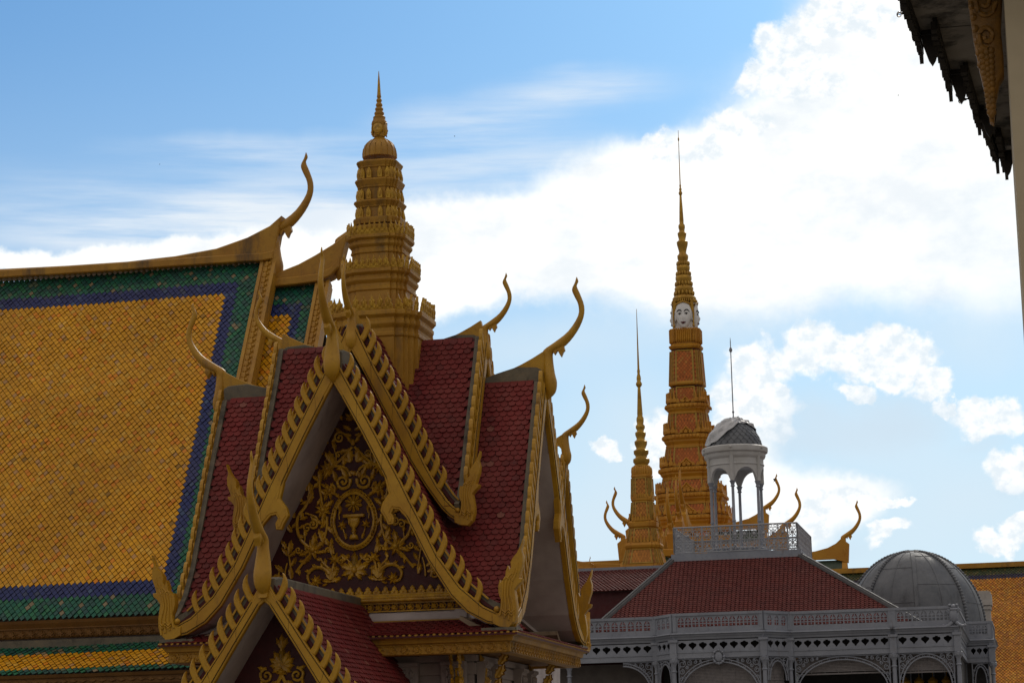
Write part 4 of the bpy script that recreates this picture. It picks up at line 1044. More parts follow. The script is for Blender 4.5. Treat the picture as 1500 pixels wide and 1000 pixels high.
def facade(p, q, nb, nf, arch=True, blind=None, ends=(True, True), scale=1.0, wing=False, dz=0.0):
    p, q = V((*p, 0)), V((*q, 0)); ln = (q-p).length; U = (q-p).normalized(); Nn = V((U.y, -U.x, 0))
    fr = lambda u, v, t: p+U*u+Nn*t+V((0, 0, v+dz))
    # balustrade
    mb = MB(); m = .20 if ln > 2 else .17; cw = (ln-2*m)/nb; z0, z1 = ZPB+.18, ZC
    hw_ = min(.145, cw*.42)
    for i in range(nb):
        u = m+(i+.5)*cw; hb = z0+.07; hh = z1-.05-hb
        holed(mb, fr, u-cw/2, u+cw/2, z0, z1, [(u+hw_*2*a, hb+hh*b) for a, b in ARCHH], .05)
        # fleur cross inside the hole
        cxm, cym = u, hb+hh*.56
        mb.box(u-hw_, u+hw_, hb+hh*.27, hb+hh*.36, .005, .045, fr)
        mb.box(u-.018, u+.018, hb+hh*.05, hb+hh*.97, .012, .038, fr); mb.box(u-hw_*.9, u+hw_*.9, cym-.018, cym+.018, .014, .036, fr)
        mb.ball((u, cym, .025), .055, .06, .02, 8, 5, fr); mb.ball((u, hb+hh*.80, .025), .045, .05, .02, 8, 5, fr)
        for sg in (-1, 1): mb.ball((u+sg*.06, cym+.04, .025), .032, .032, .018, 6, 4, fr)
    mb.box(0, m, z0, z1, 0, .05, fr); mb.box(ln-m, ln, z0, z1, 0, .05, fr); mb.box(0, ln, ZPB, z0-.001, -.01, .06, fr)
    mb.box(0, ln, ZC, ZT, -.05, .10, fr)
    for a, w in ((0.0, .16), (ln-.16, .16)): mb.box(a, a+w, ZPB+.03, ZC-.002, .052, .085, fr)
    mb.build('balustrade_panel', m_grey, iron)
    mb = MB()
    mb.prism([(-.12, ZPB), (.09, ZPB), (.22, ZPB-.03), (.24, ZPB-.07), (.16, ZPB-.10), (.13, ZPB-.17), (.08, ZPB-.22), (.05, ZK), (-.12, ZK)], lambda a, b, t: fr(t, b, a), -.10, ln+.10); mb.build('cornice', m_grey, iron)
    mb = MB(); cw = (ln-.34)/nf
    for i in range(nf):
        u = .17+(i+.5)*cw; hx = min(.185, cw*.40); zm = (ZF0+ZF1)/2
        holed(mb, fr, u-cw/2, u+cw/2, ZF1, ZF0, [(u+hx*a, zm+.01+.20*b) for a, b in SHIELD], .04)
        mb.ball((u+cw/2, zm+.06, .04), .02, .02, .01, 5, 4, fr)
    mb.box(0, .17, ZF1, ZF0, 0, .04, fr); mb.box(ln-.17, ln, ZF1, ZF0, 0, .04, fr)
    mb.build('frieze_panel', m_grey, iron)
    mb = MB(); mb.box(0, ln, ZBM, ZF1-.002, -.08, .06, fr); mb.box(0, ln, ZF1-.05, ZF1-.01, .06, .09, fr); mb.build('beam', m_grey, iron)
    # dark panel painted as the shade behind the pierced frieze
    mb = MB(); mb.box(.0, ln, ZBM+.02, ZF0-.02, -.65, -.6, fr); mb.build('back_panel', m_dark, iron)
    # filigree spandrels
    if arch:
        mb = MB(); a0, a1 = .17, ln-.17; mid = ln/2; rx = (a1-a0)/2-.02; top = ZSP-.07; ry = min(1.45, rx*1.15+.2) if ln > 2 else 1.0
        if arch == 'half': mid = a1-1.4; rx = 1.38; ry = 1.3
        for k, (dr, w) in enumerate(((0, .035), (.13, .026))):
            pts = []
            for i in range(25):
                a = math.pi*i/24 if arch != 'half' else math.pi/2*i/24
                pts.append(fr(mid+(rx+dr-.13)*math.cos(a), top-ry+(ry-.13+dr)*math.sin(a), 0))
            mb.tube(pts, w, 5)
        nsg = 16 if ln > 2 else 9
        for i in range(nsg):     # links between the two rings
            a = math.pi*(i+.5)/nsg if arch != 'half' else math.pi/2*(i+.5)/nsg
            c = fr(mid+(rx-.065)*math.cos(a), top-ry+(ry-.065)*math.sin(a), 0); q_ = [c+U*.05*math.cos(b)+V((0, 0, .05*math.sin(b))) for b in (0, 1.05, 2.1, 3.14, 4.2, 5.24, 6.28)]
            mb.tube(q_, .014, 4)
        for sg in ((1, -1) if arch != 'half' else (1,)):
            ex = a1 if sg > 0 else a0
            u_ = ex
            for j, (fu, fv, r) in enumerate(((.20, .20, .17), (.52, .16, .13), (.17, .55, .13), (.80, .12, .085), (.13, .86, .09), (.40, .36, .08), (.10, 1.12, .06), (1.02, .09, .06), (.30, .10, .05), (.08, .34, .05))):
                if ln < 2 and fu > .42: continue
                u = ex-sg*fu; v = top+.02-fv
                dx_ = (u-mid)/max(rx, .01)
                zarc = top-ry+ry*math.sqrt(max(0, 1-min(1, dx_*dx_)))
                if v-r*.6 < zarc and abs(dx_) < 1 and v < zarc+.02: continue
                P = []
                for i in range(19):
                    t = i/18; aa = math.pi*.5+sg*t*2*math.pi*1.35; rr = r*(1-.72*t)
                    P.append(fr(u+rr*math.cos(aa), v+rr*math.sin(aa), 0))
                mb.tube(P, .020, 4)
            mb.tube([fr(ex-sg*.04, top-ry, 0), fr(ex-sg*.04, top, 0)], .03, 4); mb.tube([fr(ex, top+.03, 0), fr(mid, top+.03, 0)], .03, 4)
        mb.build('filigree_arch', m_grey, iron)
    if blind:
        zt_, zb_ = ZSP-.02, blind
        mb = MB(); n = int((zt_-zb_)/.065)
        for i in range(n):
            z = zt_-i*.065; o = random.uniform(-.008, .008)
            mb.box(.16, ln-.16, z-.060, z-.004, -.30+o, -.285+o+.012*(i % 2), fr)
        for j in range(int(ln/.6)+1):
            u = .3+j*.6
            if u < ln-.2: mb.box(u, u+.02, zb_, zt_, -.285, -.262, fr)
        mb.box(.16, ln-.16, zb_-.07, zb_, -.32, -.25, fr)
        mb.build('bamboo_blind', m_blind, iron)
def column(x, y, dz=0):
    mb = MB(); z1 = ZBM+dz
    mb.lathe([(.16, 0), (.16, .4), (.11, .5), (.10, z1-1.1), (.092, z1-.62), (.13, z1-.60), (.13, z1-.56), (.095, z1-.53), (.10, z1-.32), (.15, z1-.22), (.20, z1-.10), (.20, z1-.03), (.15, z1)], (x, y, 0), 14)
    for i in range(8):
        a = 2*math.pi*i/8; mb.ball((x+.15*math.cos(a), y+.15*math.sin(a), z1-.14), .055, .055, .07, 6, 5)
    mb.box(x-.15, x+.15, y-.15, y+.12, z1+.002, ZK+dz-.002); mb.box(x-.21, x+.21, y-.21, y+.12, ZK+dz-.12, ZK+dz-.01)
    mb.build('column', m_grey, iron, 40)
XLf, XA, XB1, XB2, XC_, XR_ = -27.0, -17.11, -16.09, -11.99, -10.97, -3.47
XM = atY(1306, 892, YM).x
facade((XLf, YM), (XA, YM), 25, 20, 'half', None)
facade((XA, YM), (XB1, YB_), 3, 3, True, None)
facade((XB1, YB_), (XB2, YB_), 11, 8, True, zi(1040))
facade((XB2, YB_), (XC_, YM), 3, 3, True, zi(1040))
facade((XC_, YM), (XM, YM), 13, 10, True, zi(990))
facade((XM, YM), (XR_, YM), 7, 5, True, atY(1350, 982, YM).z)
facade((XR_, YM), (XR_, YWG), 30, 24, None, None)
facade((XR_+.05, YWG), (-2.2, YWG), 3, 3, True, None)
facade((-2.2, YWG), (-2.2, YWG+6), 12, 10, None, None)
for x, y in ((XA, YM), (XB1, YB_), (XB2, YB_), (XC_, YM), (XM, YM), (XR_, YM), (-2.2, YWG), (XA-4.1, YM)): column(x, y-.02)
# medallion over the central arch
mb = MB(); cxm = (XB1+XB2)/2; fr = lambda u, v, t: V((cxm+u, YB_-.07-t, ZBM+.03+v))
mb.ball((0, 0, 0), .19, .24, .08, 14, 8, fr)
mb.tube([fr(.26*math.cos(a*.5236), .31*math.sin(a*.5236), .02) for a in range(13)], .045, 6)
for i in range(8): a = i*.785; mb.ball((.25*math.cos(a), .30*math.sin(a), .05), .07, .07, .05, 6, 5, fr)
mb.build('medallion', m_grey, iron, 50)
# carved cartouche on the corner of the balustrade
mb = MB(); fr = lambda u, v, t: V((XR_-.10+u, YM-.12-t, ZC+v))
mb.ball((0, -.32, 0), .20, .36, .14, 12, 8, fr); mb.ball((0, .08, 0), .12, .10, .11, 10, 6, fr); mb.ball((0, -.05, .05), .19, .07, .1, 8, 6, fr)
for sg in (-1, 1):
    spiral(mb, fr, sg*.20, -.12, .11, 0, 1.3, .045, sg); mb.ball((sg*.16, .14, 0), .08, .06, .07, 8, 5, fr)
    mb.tube([fr(sg*.08, -.62, .05), fr(sg*.2, -.74, .06), fr(sg*.34, -.80, .05), fr(sg*.46, -.78, .02)], [.08, .08, .07, .06], 7); mb.ball((sg*.47, -.77, .02), .08, .07, .07, 8, 5, fr)
mb.build('corner_cartouche', m_grey, iron, 50)
# inner walls, floor slab
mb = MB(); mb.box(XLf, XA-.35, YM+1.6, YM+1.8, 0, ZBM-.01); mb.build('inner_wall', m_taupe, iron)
mb = MB(); mb.box(XA, XC_, YM+2.0, YM+2.2, 0, ZF0); mb.box(XC_, XR_-.1, YM+3.2, YM+3.4, 0, ZF0); mb.box(XR_-.12, XR_-.06, YM+.4, YWG, 0, ZF0); mb.box(XR_, -2.4, YWG+.6, YWG+.8, 0, ZF0); mb.build('dark_painted_room_wall', m_dark, iron)  # dimness of the rooms put into the dark wall colour
mb = MB(); mb.box(XLf, XR_-.05, YM+.05, YM+9, ZK+.02, ZPB+.1); mb.box(XB1+.1, XB2-.1, YB_+.1, YM+.05, ZK+.02, ZPB+.1); mb.box(XR_-.1, -2.3, YWG+.05, YWG+8, ZK+.02, ZPB+.1); mb.build('floor_slab', m_grey, iron)
# glazed doors at the back of the last bay: pale mullions and gilt shapes standing in for orange roof seen through openings
mb = MB()
for i in range(6): x = -6.3+i*.52; mb.box(x-.03, x+.03, YM+3.0, YM+3.15, 3, ZSP-.3)
mb.box(-6.5, -3.7, YM+3.0, YM+3.12, ZSP-.62, ZSP-.5); mb.build('door_frame', m_grey, iron)
for i in range(4):
    mb = MB(); x = -6.0+i*.62; z = atY(1365, 997, YM+2.5).z
    mb.lathe([(.01, z+.24), (.05, z+.2), (.20, z+.06), (.24, z), (.18, z-.10), (.05, z-.20), (.01, z-.24)], (x, YM+2.4, 0), 12); mb.tube([(x, YM+2.4, z+.2), (x, YM+2.4, ZF0-.1)], .012, 5); mb.build('orange_opening_shape', m_gilt, iron, 40)

# hipped roof and its platform
YPF = 111.0; YE2 = 107.0
pL, pR = atY(985, 822, YPF), atY(1172, 812, YPF); zp = (pL.z+pR.z)/2; xl, xr = pL.x, pR.x
ze2 = ZPB+.12; exl = atY(857, 906, YE2).x; exr = atY(1350, 893, YE2).x
def itile():
    k = random.uniform(.88, 1.12); return (.135*k, .045*k, .042*k) if random.random() < .96 else (.155*k, .06*k, .052*k)
def roofplane(mb, A, B, C_, D_, w, e):
    """scale tiles on a quad: A,B upper corners, D_,C_ lower corners"""
    up = (B-A); dn = ((D_-A)+(C_-B))/2; H = dn.length; rows = int(H/e); n_ = up.cross(dn).normalized(); n_ = n_ if n_.z > 0 else -n_
    for r in range(rows):
        t = r/rows; P0, P1 = A.lerp(D_, t), B.lerp(C_, t); Q0, Q1 = A.lerp(D_, (r+1.5)/rows), B.lerp(C_, (r+1.5)/rows)
        L = (P1-P0).length; n = int(L/w)
        for i in range(n):
            u = (i+(.5 if r % 2 else 0)+.5)*w
            if u+w/2 > L+.05: continue
            dirU = (P1-P0)/L; dd = (dn/H)*e
            c = P0+dirU*u+n_*.01; h = .05+random.uniform(-.006, .006)
            a = [c-dirU*w*.48, c+dirU*w*.48, c+dirU*w*.48+dd*.72+n_*h*.7, c+dirU*w*.10+dd*1.36+n_*h, c-dirU*w*.10+dd*1.36+n_*h, c-dirU*w*.48+dd*.72+n_*h*.7]
            b = [q-n_*.05 for q in a[2:]]
            mb.add(a+b, [(0, 1, 2, 3, 4, 5), (2, 6, 7, 3), (3, 7, 8, 4), (4, 8, 9, 5)], itile())
A, B = V((xl, YPF, zp)), V((xr, YPF, zp)); Cc, Dd = V((exr, YE2, ze2)), V((exl, YE2, ze2))
YPB = YPF+7.0
Ab, Bb = V((xl, YPB, zp)), V((xr, YPB, zp)); Cb, Db = V((exr, YPB+4, ze2)), V((exl, YPB+4, ze2))
tb = MB(); roofplane(tb, A, B, Cc, Dd, .20, .15); tb.build('tiled_roof_slope', m_red, iron, None, False)
tb = MB(); roofplane(tb, B, Bb, Cb, Cc, .20, .15); tb.build('tiled_roof_slope', m_red, iron, None, False)
mb = MB(); dn = V((0, 0, .03)); mb.add([q-dn for q in (A, B, Cc, Dd)], [(0, 1, 2, 3)]); mb.add([q-dn for q in (B, Bb, Cb, Cc)], [(0, 1, 2, 3)]); mb.add([q-dn for q in (A, Ab, Db, Dd)], [(0, 1, 2, 3)]); mb.add([q-dn for q in (Ab, Bb, Cb, Db)], [(0, 1, 2, 3)])
mb.build('roof_deck', m_redbase, iron, None, False)
def beamline(mb, P, Q, w=.16, h=.14, up=V((0, 0, 1))):
    d = (Q-P).normalized(); s = d.cross(up).normalized(); n = s.cross(d)
    mb.loft([[X+s*a+n*b for a, b in ((-w, -.05), (w, -.05), (w, h*.5), (w*.45, h*.6), (w*.45, h), (-w*.45, h), (-w*.45, h*.6), (-w, h*.5))] for X in (P, Q)])
for _p, _q in ((A, Dd), (B, Cc), (Bb, Cb)): mb = MB(); beamline(mb, _p, _q); mb.build('hip_cap', m_lead, iron)
mb = MB(); mb.box(xl-.15, xr+.15, YPF-.12, YPB+.1, zp-.05, zp+.12); mb.box(xl-.05, xr+.05, YPF-.05, YPB, zp+.122, zp+.30); mb.build('platform', m_grey, iron)
zpl = zp+.30
# platform railing: lattice panels with rosettes
def lattice(P, Q, n, h):
    d = (Q-P); ln = d.length; d.normalize(); fr = lambda u, v, t=0: P+d*u+V((0, 0, v)); c = ln/n
    mb = MB(); R = lambda a, b, w=.022: mb.tube([fr(*a), fr(*b)], w*.8, 4)
    R((0, h), (ln, h), .045); R((0, .06), (ln, .06), .035); R((0, h*.47), (ln, h*.47), .028); R((0, h*.86), (ln, h*.86), .02)
    for i in range(n):
        u0 = i*c; u1 = u0+c; um = u0+c/2
        R((u0, .05), (u0, h), .03 if i % 3 else .05)
        v0, v1 = h*.47, h*.86; vm = (v0+v1)/2
        R((um, v0), (um, v1)); R((u0, v0), (u1, v1)); R((u0, v1), (u1, v0)); R((u0, vm), (u1, vm), .018)
        mb.ball((um, 0, vm), .085, .085, .085, 8, 5, lambda x, y, z: fr(x, z)+V((0, -y, 0)))
        mb.tube([fr(um+.16*math.cos(a*.785), vm+.16*math.sin(a*.785)) for a in range(9)], .018, 4)
        v0, v1 = .06, h*.47; vm = (v0+v1)/2
        R((u0, v0), (u1, v1), .018); R((u0, v1), (u1, v0), .018); R((um, v0), (um, v1), .018); mb.ball((um, 0, vm), .06, .06, .06, 8, 5, lambda x, y, z: fr(x, z)+V((0, -y, 0)))
        mb.tube([fr(um+.20*math.cos(a*.785), vm+.15*math.sin(a*.785)) for a in range(9)], .016, 4)
        for q in (.25, .75): mb.tube([fr(u0+c*q+.08*math.cos(a*.785), h*.93+.05*math.sin(a*.785)) for a in range(9)], .014, 4)
    R((ln, .0), (ln, h), .05)
    mb.build('lattice_railing', m_rail, iron)
hr = 1.28; e_ = .10
lattice(V((xl+e_, YPF+.05, zpl)), V((xr-e_, YPF+.05, zpl)), 13, hr); lattice(V((xr-e_, YPF+.05, zpl)), V((xr-e_, YPB-.1, zpl)), 15, hr); lattice(V((xl+e_, YPF+.05, zpl)), V((xl+e_, YPB-.1, zpl)), 15, hr); lattice(V((xl+e_, YPB-.1, zpl)), V((xr-e_, YPB-.1, zpl)), 13, hr)
# lantern
YG = YPF+1.75; gp = atY(1081, 780, YG); gx = gp.x; gz = lambda y, o=0: atY(1079, y, YG-o).z; gf = lambda y: gz(y, 1.35); gk = YG/3400; GR = 1.36
mb = MB(); mb.lathe([(GR+.15, zpl), (GR+.15, zpl+.25), (GR+.05, zpl+.28)], (gx, YG, 0), 30); lan = mb.build('rooftop_lantern', m_grey, iron, 40)
for i in range(6):
    a = -math.pi/2+i*math.pi/3; x, y = gx+GR*math.cos(a)*.97, YG+GR*math.sin(a)*.97
    mb = MB(); z1 = gf(703); mb.lathe([(.13, zpl), (.13, zpl+.3), (.085, zpl+.35), (.075, zpl+1.5), (.10, zpl+1.52), (.10, zpl+1.57), (.075, zpl+1.6), (.07, z1-.30), (.11, z1-.28), (.11, z1-.24), (.08, z1-.2), (.13, z1-.06), (.16, z1)], (x, y, 0), 12); mb.build('lantern_column', m_grey, lan, 40)
# drum with six round arches
mb = MB(); zs_, za_, zb_ = gf(703), gf(683), gf(657)
NS = 96
for i in range(NS):
    a0 = -math.pi/2+2*math.pi*i/NS; a1 = -math.pi/2+2*math.pi*(i+1)/NS
    def low(j):
        ph = (j % (NS//6))/(NS/6)       # 0..1 between two columns
        t = (ph-.5)/.40
        return zs_ if abs(t) >= 1 else zs_+(za_-zs_)*math.sqrt(1-t*t)
    P = lambda a, r, z: V((gx+r*math.cos(a), YG+r*math.sin(a), z))
    for r in (GR+.02, GR-.12):
        mb.add([P(a0, r, low(i)), P(a1, r, low(i+1)), P(a1, r, zb_), P(a0, r, zb_)], [(0, 1, 2, 3)])
    mb.add([P(a0, GR+.02, low(i)), P(a1, GR+.02, low(i+1)), P(a1, GR-.12, low(i+1)), P(a0, GR-.12, low(i))], [(0, 1, 2, 3)])
mb.lathe([(GR+.03, gf(679)), (GR+.06, gf(678)), (GR+.06, gf(677)), (GR+.03, gf(676))], (gx, YG, 0), 48)
for i in range(6):
    a = -math.pi/2+i*math.pi/3; x, y = gx+(GR+.03)*math.cos(a), YG+(GR+.03)*math.sin(a)
    mb.lathe([(.10, zs_), (.09, zs_+.9), (.11, zs_+1.0), (.11, gf(664)), (.15, gf(661)), (.14, gf(657))], (x, y, 0), 10)
mb.build('arched_drum', m_lgrey, lan, 35)
mb = MB(); mb.lathe([(GR+.02, gf(669)), (GR+.10, gf(667)), (GR+.14, gf(664)), (GR+.14, gf(661)), (GR+.24, gf(659)), (GR+.26, gf(656)), (GR+.26, gf(652)), (GR+.15, gf(650)), (GR-.05, gf(649))], (gx, YG, 0), 48)
for i in range(6):
    a = -math.pi/2+i*math.pi/3; mb.ball((gx+(GR+.27)*math.cos(a), YG+(GR+.27)*math.sin(a), gf(654)), .07, .07, .08, 8, 6)
mb.build('drum_cornice', m_lgrey, lan, 35)
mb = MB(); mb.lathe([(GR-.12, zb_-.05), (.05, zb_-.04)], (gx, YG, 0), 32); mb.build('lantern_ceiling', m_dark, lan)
DPRO = [(42, 656), (41.5, 650), (39.5, 642), (36, 634), (31, 627), (25, 621), (18, 616), (10, 612.5), (3, 611.5), (.5, 611)]
DP = Path([(r*gk*.98, gz(y, 1.35*r/42)) for r, y in DPRO])
mb = MB(); mb.lathe([(r, z) for r, z in DP.p], (gx, YG, 0), 48)
nr = 11
for r in range(nr):
    t0 = DP.len*(r/nr)*.93; t1 = min(DP.len, t0+DP.len/nr*1.5); nn = 26
    for i in range(nn):
        a = 2*math.pi*(i+(.5 if r % 2 else 0))/nn; da = math.pi/nn*.96
        (ra, z0), _ = DP.at(t0); (rb_, z1), _ = DP.at((t0+t1)/2); (rc, z2), _ = DP.at(t1)
        P = lambda aa, rr, zz, o: V((gx+(rr+o)*math.cos(aa), YG+(rr+o)*math.sin(aa), zz))
        mb.add([P(a, ra, z0, .05), P(a+da, rb_, z1, .035), P(a+da*.8, rc, z2, .012), P(a-da*.8, rc, z2, .012), P(a-da, rb_, z1, .035)], [(0, 1, 2, 3, 4)])
mb.build('slate_dome', m_zinc, lan)
mb = MB(); zt_ = gz(611.5); mb.tube([(gx, YG, zt_-.2), (gx, YG, gz(600)), (gx, YG, gz(500)), (gx, YG, gz(494))], [.035, .03, .022, .008], 6)
for y, r in ((603, .06), (512, .085), (510, .06)): mb.ball((gx, YG, gz(y)), r, r, r*1.2, 8, 6)
mb.box(gx-.05, gx+.05, YG-.05, YG+.05, gz(515), gz(509)); mb.build('lightning_rod', m_grey, lan, 40)
# loose plastic sheet over the top and the left side of the lantern dome
sheet = root('plastic_sheet', 'crumpled translucent grey plastic sheet draped over the small rooftop dome', 'sheet', (gx, YG, gz(612)))
mb = MB(); NA, NT = 72, 22; rnd = random.Random(5)
ph_ = [rnd.uniform(0, 6.28) for _ in range(12)]
for i in range(NA):
    for j in range(NT):
        def edge(a):      # how far down the sheet hangs at this bearing
            lf = math.cos(a-math.radians(205)); fr_ = math.cos(a+math.pi/2)
            return .50+.42*max(0, lf)**1.2+.10*max(0, math.cos(a-math.radians(60)))+.035*math.sin(a*3+1)-.10*max(0, math.cos(a+math.radians(60)))
        def pt(ii, jj):
            a = 2*math.pi*ii/NA; e = min(.985, edge(a)); t = DP.len*(1-e*jj/NT); (r, z), (dr, dz) = DP.at(t)
            w = .055+.035*math.sin(a*5+ph_[0]+jj*.25)+.03*math.sin(a*11+ph_[1]-jj*.4)+.02*math.sin(a*19+ph_[2]+jj*.7)+.03*math.sin(jj*.8+a*2)
            w = max(.05, w+.03)*min(1, .35+jj/8); return V((gx+(r+w)*math.cos(a), YG+(r+w)*math.sin(a), z+w*.45))
        mb.add([pt(i, j), pt(i+1, j), pt(i+1, j+1), pt(i, j+1)], [(0, 1, 2, 3)])
mb.build('sheet_fabric', m_sheet, sheet, None, False)

# zinc dome on the right
YD = 122.5; dk = YD/3400; dzf = lambda y: atY(1338, y, YD).z; dp = atY(1339, 880, YD); dx_, dy_ = dp.x, YD
DZ = Path(smoothpath([(r*dk, dzf(y)) for r, y in [(100, 945), (98, 920), (95, 895), (87, 869), (73, 846), (55, 827), (34, 814.5), (14, 809), (2, 807.5)]], 4))
mb = MB(); mb.lathe(DZ.p, (dx_, dy_, 0), 64); mb.lathe([(100*dk, 3), (100*dk, dzf(944))], (dx_, dy_, 0), 64)
zdome = mb.build('zinc_dome', m_zinc, iron, 40)
view0 = -math.pi/2+math.radians(5)
def drib(mb, a, rad, rope=False, t0=.0, t1=.99, n=40):
    P = []
    for i in range(n+1):
        (r, z), _ = DZ.at(DZ.len*(t0+(t1-t0)*i/n)); P.append(V((dx_+(r+rad*.3)*math.cos(a), dy_+(r+rad*.3)*math.sin(a), z+rad*.2)))
    mb.tube(P, rad*(.75 if rope else 1), 6)
    if rope:
        for i in range(n*1):
            c = P[i].lerp(P[i+1], .5); mb.ball(tuple(c), rad*1.15, rad*1.15, rad*.9, 7, 5)
for i in range(8):
    a = view0+i*math.pi/4; mb = MB()
    if i == 0 or i == 4:
        P = []
        for j in range(30): (r, z), _ = DZ.at(DZ.len*j/30*.98); P.append((r, z))
        mb.loft([[V((dx_+(r+o)*math.cos(a+w/max(r, .3)), dy_+(r+o)*math.sin(a+w/max(r, .3)), z+o*.4)) for w, o in ((-.10, 0), (-.09, .06), (.09, .06), (.10, 0))] for r, z in P])
    else: drib(mb, a, .095, True)
    mb.build('dome_rib', m_zinc, zdome, 40)
mb = MB()
for i in range(8): drib(mb, view0+(i+.5)*math.pi/4, .018)
for i in range(8):
    for tt in ((.30, .62) if i % 2 else (.45, .78)):
        (r, z), _ = DZ.at(DZ.len*tt); a0 = view0+i*math.pi/4
        mb.tube([V((dx_+(r+.01)*math.cos(a0+math.pi/4*q/8), dy_+(r+.01)*math.sin(a0+math.pi/4*q/8), z)) for q in range(9)], .016, 4)
mb.build('sheet_seam', m_zinc, zdome)
mb = MB(); mb.lathe([(18*dk, dzf(810.5)), (19*dk, dzf(809)), (15*dk, dzf(806.5)), (4*dk, dzf(805.5))], (dx_, dy_, 0), 10); mb.build('dome_cap', m_zinc, zdome)
# masonry chimney block behind the wing
cy_ = 127.5; c0, c1 = atY(1428, 900, cy_).x, atY(1454, 900, cy_).x; cz = lambda y: atY(1441, y, cy_).z
mb = MB(); mb.box(c0-.05, c1-.1, cy_, cy_+1.4, 3, cz(884)); mb.box(c0-.3, c1, cy_-.15, cy_+1.5, cz(886), cz(881)); mb.box(c0-.2, c1-.05, cy_-.08, cy_+1.45, cz(892), cz(887)); mb.box(c0-.6, c1, cy_-.1, cy_+1.45, cz(880.8), cz(869.5)); mb.box(c0+.1, c1-.05, cy_, cy_+1.4, cz(869.4), cz(866)); mb.prism([(c0+.12, cz(866)), (c1-.08, cz(866)), (c1-.2, cz(864.5)), (c0+.3, cz(864.5))], lambda u, v, t: V((u, cy_+t, v)), .05, 1.3)
mb.build('chimney', m_wall, iron)
# rear wing roof at the left
YL = 117.0; q0, q1 = atY(838, 838, YL), atY(985, 829, YL); YL2 = 114.5; zl = (q0.z+q1.z)/2; zl2 = atY(860, 866, YL2).z
A2, B2, C2, D2 = V((q0.x-6, YL, zl)), V((xl+.4, YL, zl)), V((xl+.4, YL2, zl2)), V((q0.x-6, YL2, zl2))
tb = MB(); roofplane(tb, A2, B2, C2, D2, .20, .155); tb.build('tiled_roof_slope', m_red, iron, None, False)
mb = MB(); mb.add([q-V((0, 0, .03)) for q in (A2, B2, C2, D2)], [(0, 1, 2, 3)]); mb.add([A2, B2, V((xl+.4, YL+2.5, zl2)), V((q0.x-6, YL+2.5, zl2))], [(0, 1, 2, 3)]); mb.build('roof_deck', m_redbase, iron, None, False)
mb = MB(); mb.box(q0.x-6, xl+.4, YL-.12, YL+.12, zl-.12, zl+.12); mb.box(q0.x-6, xl+.4, YL-.16, YL+.16, zl-.20, zl-.122); mb.build('ridge_cap', m_grey, iron)
mb = MB(); mb.box(q0.x-6, xl, YL2+.25, YL2+4, 0, zl2-.05); mb.build('wing_wall', m_redbase, iron)

# ------------------------------------------------------------------ throne hall far behind
YT = 200.0
tp = atY(1009, 620, YT); TX = tp.x
throne = root('throne_hall', 'distant golden palace hall with a tall tiered spire bearing white faces and many ridge horns', 'palace', (TX, YT, 0))
ty = lambda y, a=0: atY(1009, y, YT-a).z
TK = YT/3400/1.135
m_tgold = mat('aged_gold_paint', (.52, .255, .018), .5, (.42, .175, .012), .5, 1, (.16, .08, .02), .62, .78, .5, .5, .12, 8)
m_tmosaic = mat('orange_mosaic', (.4, .14, .03), .5, (.28, .09, .02), .3, .6, attr=True, spec=.25)
m_tgilt = mat('gilded_spire', (.50, .29, .04), .34, (.30, .155, .02), 1.5, 1, (.14, .07, .02), .62, .76, 1.2, .6, .1, 12, metal=.45)
m_frame = mat('pale_gold_frame', (.50, .31, .05), .5)
segs = [  # body: y0 (bottom) hw0, y1 (top) hw1, ledge hw, ledge y0-y1
    (800, 74, 772, 63, 68, 770, 757), (757, 61, 736, 53, 66, 757, 748), (735, 52, 700, 44, 58, 727, 717), (700, 43, 652, 35, 50, 692, 679), (652, 35.5, 603, 30, 42, 648, 632), (602, 30.5, 567, 27, 35.5, 600, 587)]
def ledge(win, wout, y0, y1, wtop):
    h = y0-y1; t = lambda y: ty(y, TK*wout)
    return [(TK*win, t(y0)), (TK*(win+1.5), t(y0-.1*h)), (TK*(win+1.5), t(y0-.25*h)), (TK*(win+.5), t(y0-.3*h)), (TK*(win+.6*(wout-win)), t(y0-.5*h)), (TK*(win+.6*(wout-win)), t(y0-.6*h)), (TK*wout, t(y0-.72*h)), (TK*wout, t(y0-.97*h)), (TK*(wtop-1), t(y1))]
BODY = ((803, 74, 772, 63), (754, 60, 737, 53), (721, 51, 701, 44), (683, 42, 654, 36.5), (635, 34.5, 604, 30.8), (590, 29, 566, 27.6), (562, 28.2, 512, 25.2))
LEDGE = ((62, 67, 772, 753, 59), (52.5, 58, 738, 720, 50), (43.5, 50, 702, 682, 41), (36, 42, 655, 634, 33.5), (30.5, 36, 605, 589, 28.6))
mb = MB()
for y0, w0, y1, w1 in BODY: mb.loft([redent(TX, YT, TK*w0, ty(y0, TK*w0)), redent(TX, YT, TK*w1, ty(y1, TK*w1))], mi=1)
for l_ in LEDGE: mb.loft([redent(TX, YT, a, z) for a, z in ledge(*l_)])
for l_ in ([(TK*78, ty(830)), (TK*76, ty(801))], [(TK*27.4, ty(567)), (TK*29.5, ty(565.5)), (TK*29.5, ty(562.5)), (TK*28, ty(561))], [(TK*25, ty(513)), (TK*27, ty(511)), (TK*27.5, ty(508.5)), (TK*25, ty(507)), (TK*23, ty(506)), (TK*23, ty(503))]): mb.loft([redent(TX, YT, a, z) for a, z in l_])
spire = mb.build('spire', [m_tgold, m_orange], throne)
def omos(p, q):
    k = random.uniform(.8, 1.15); return (.50*k, .145*k, .030*k) if random.random() < .85 else (.50*k, .21*k, .045*k)
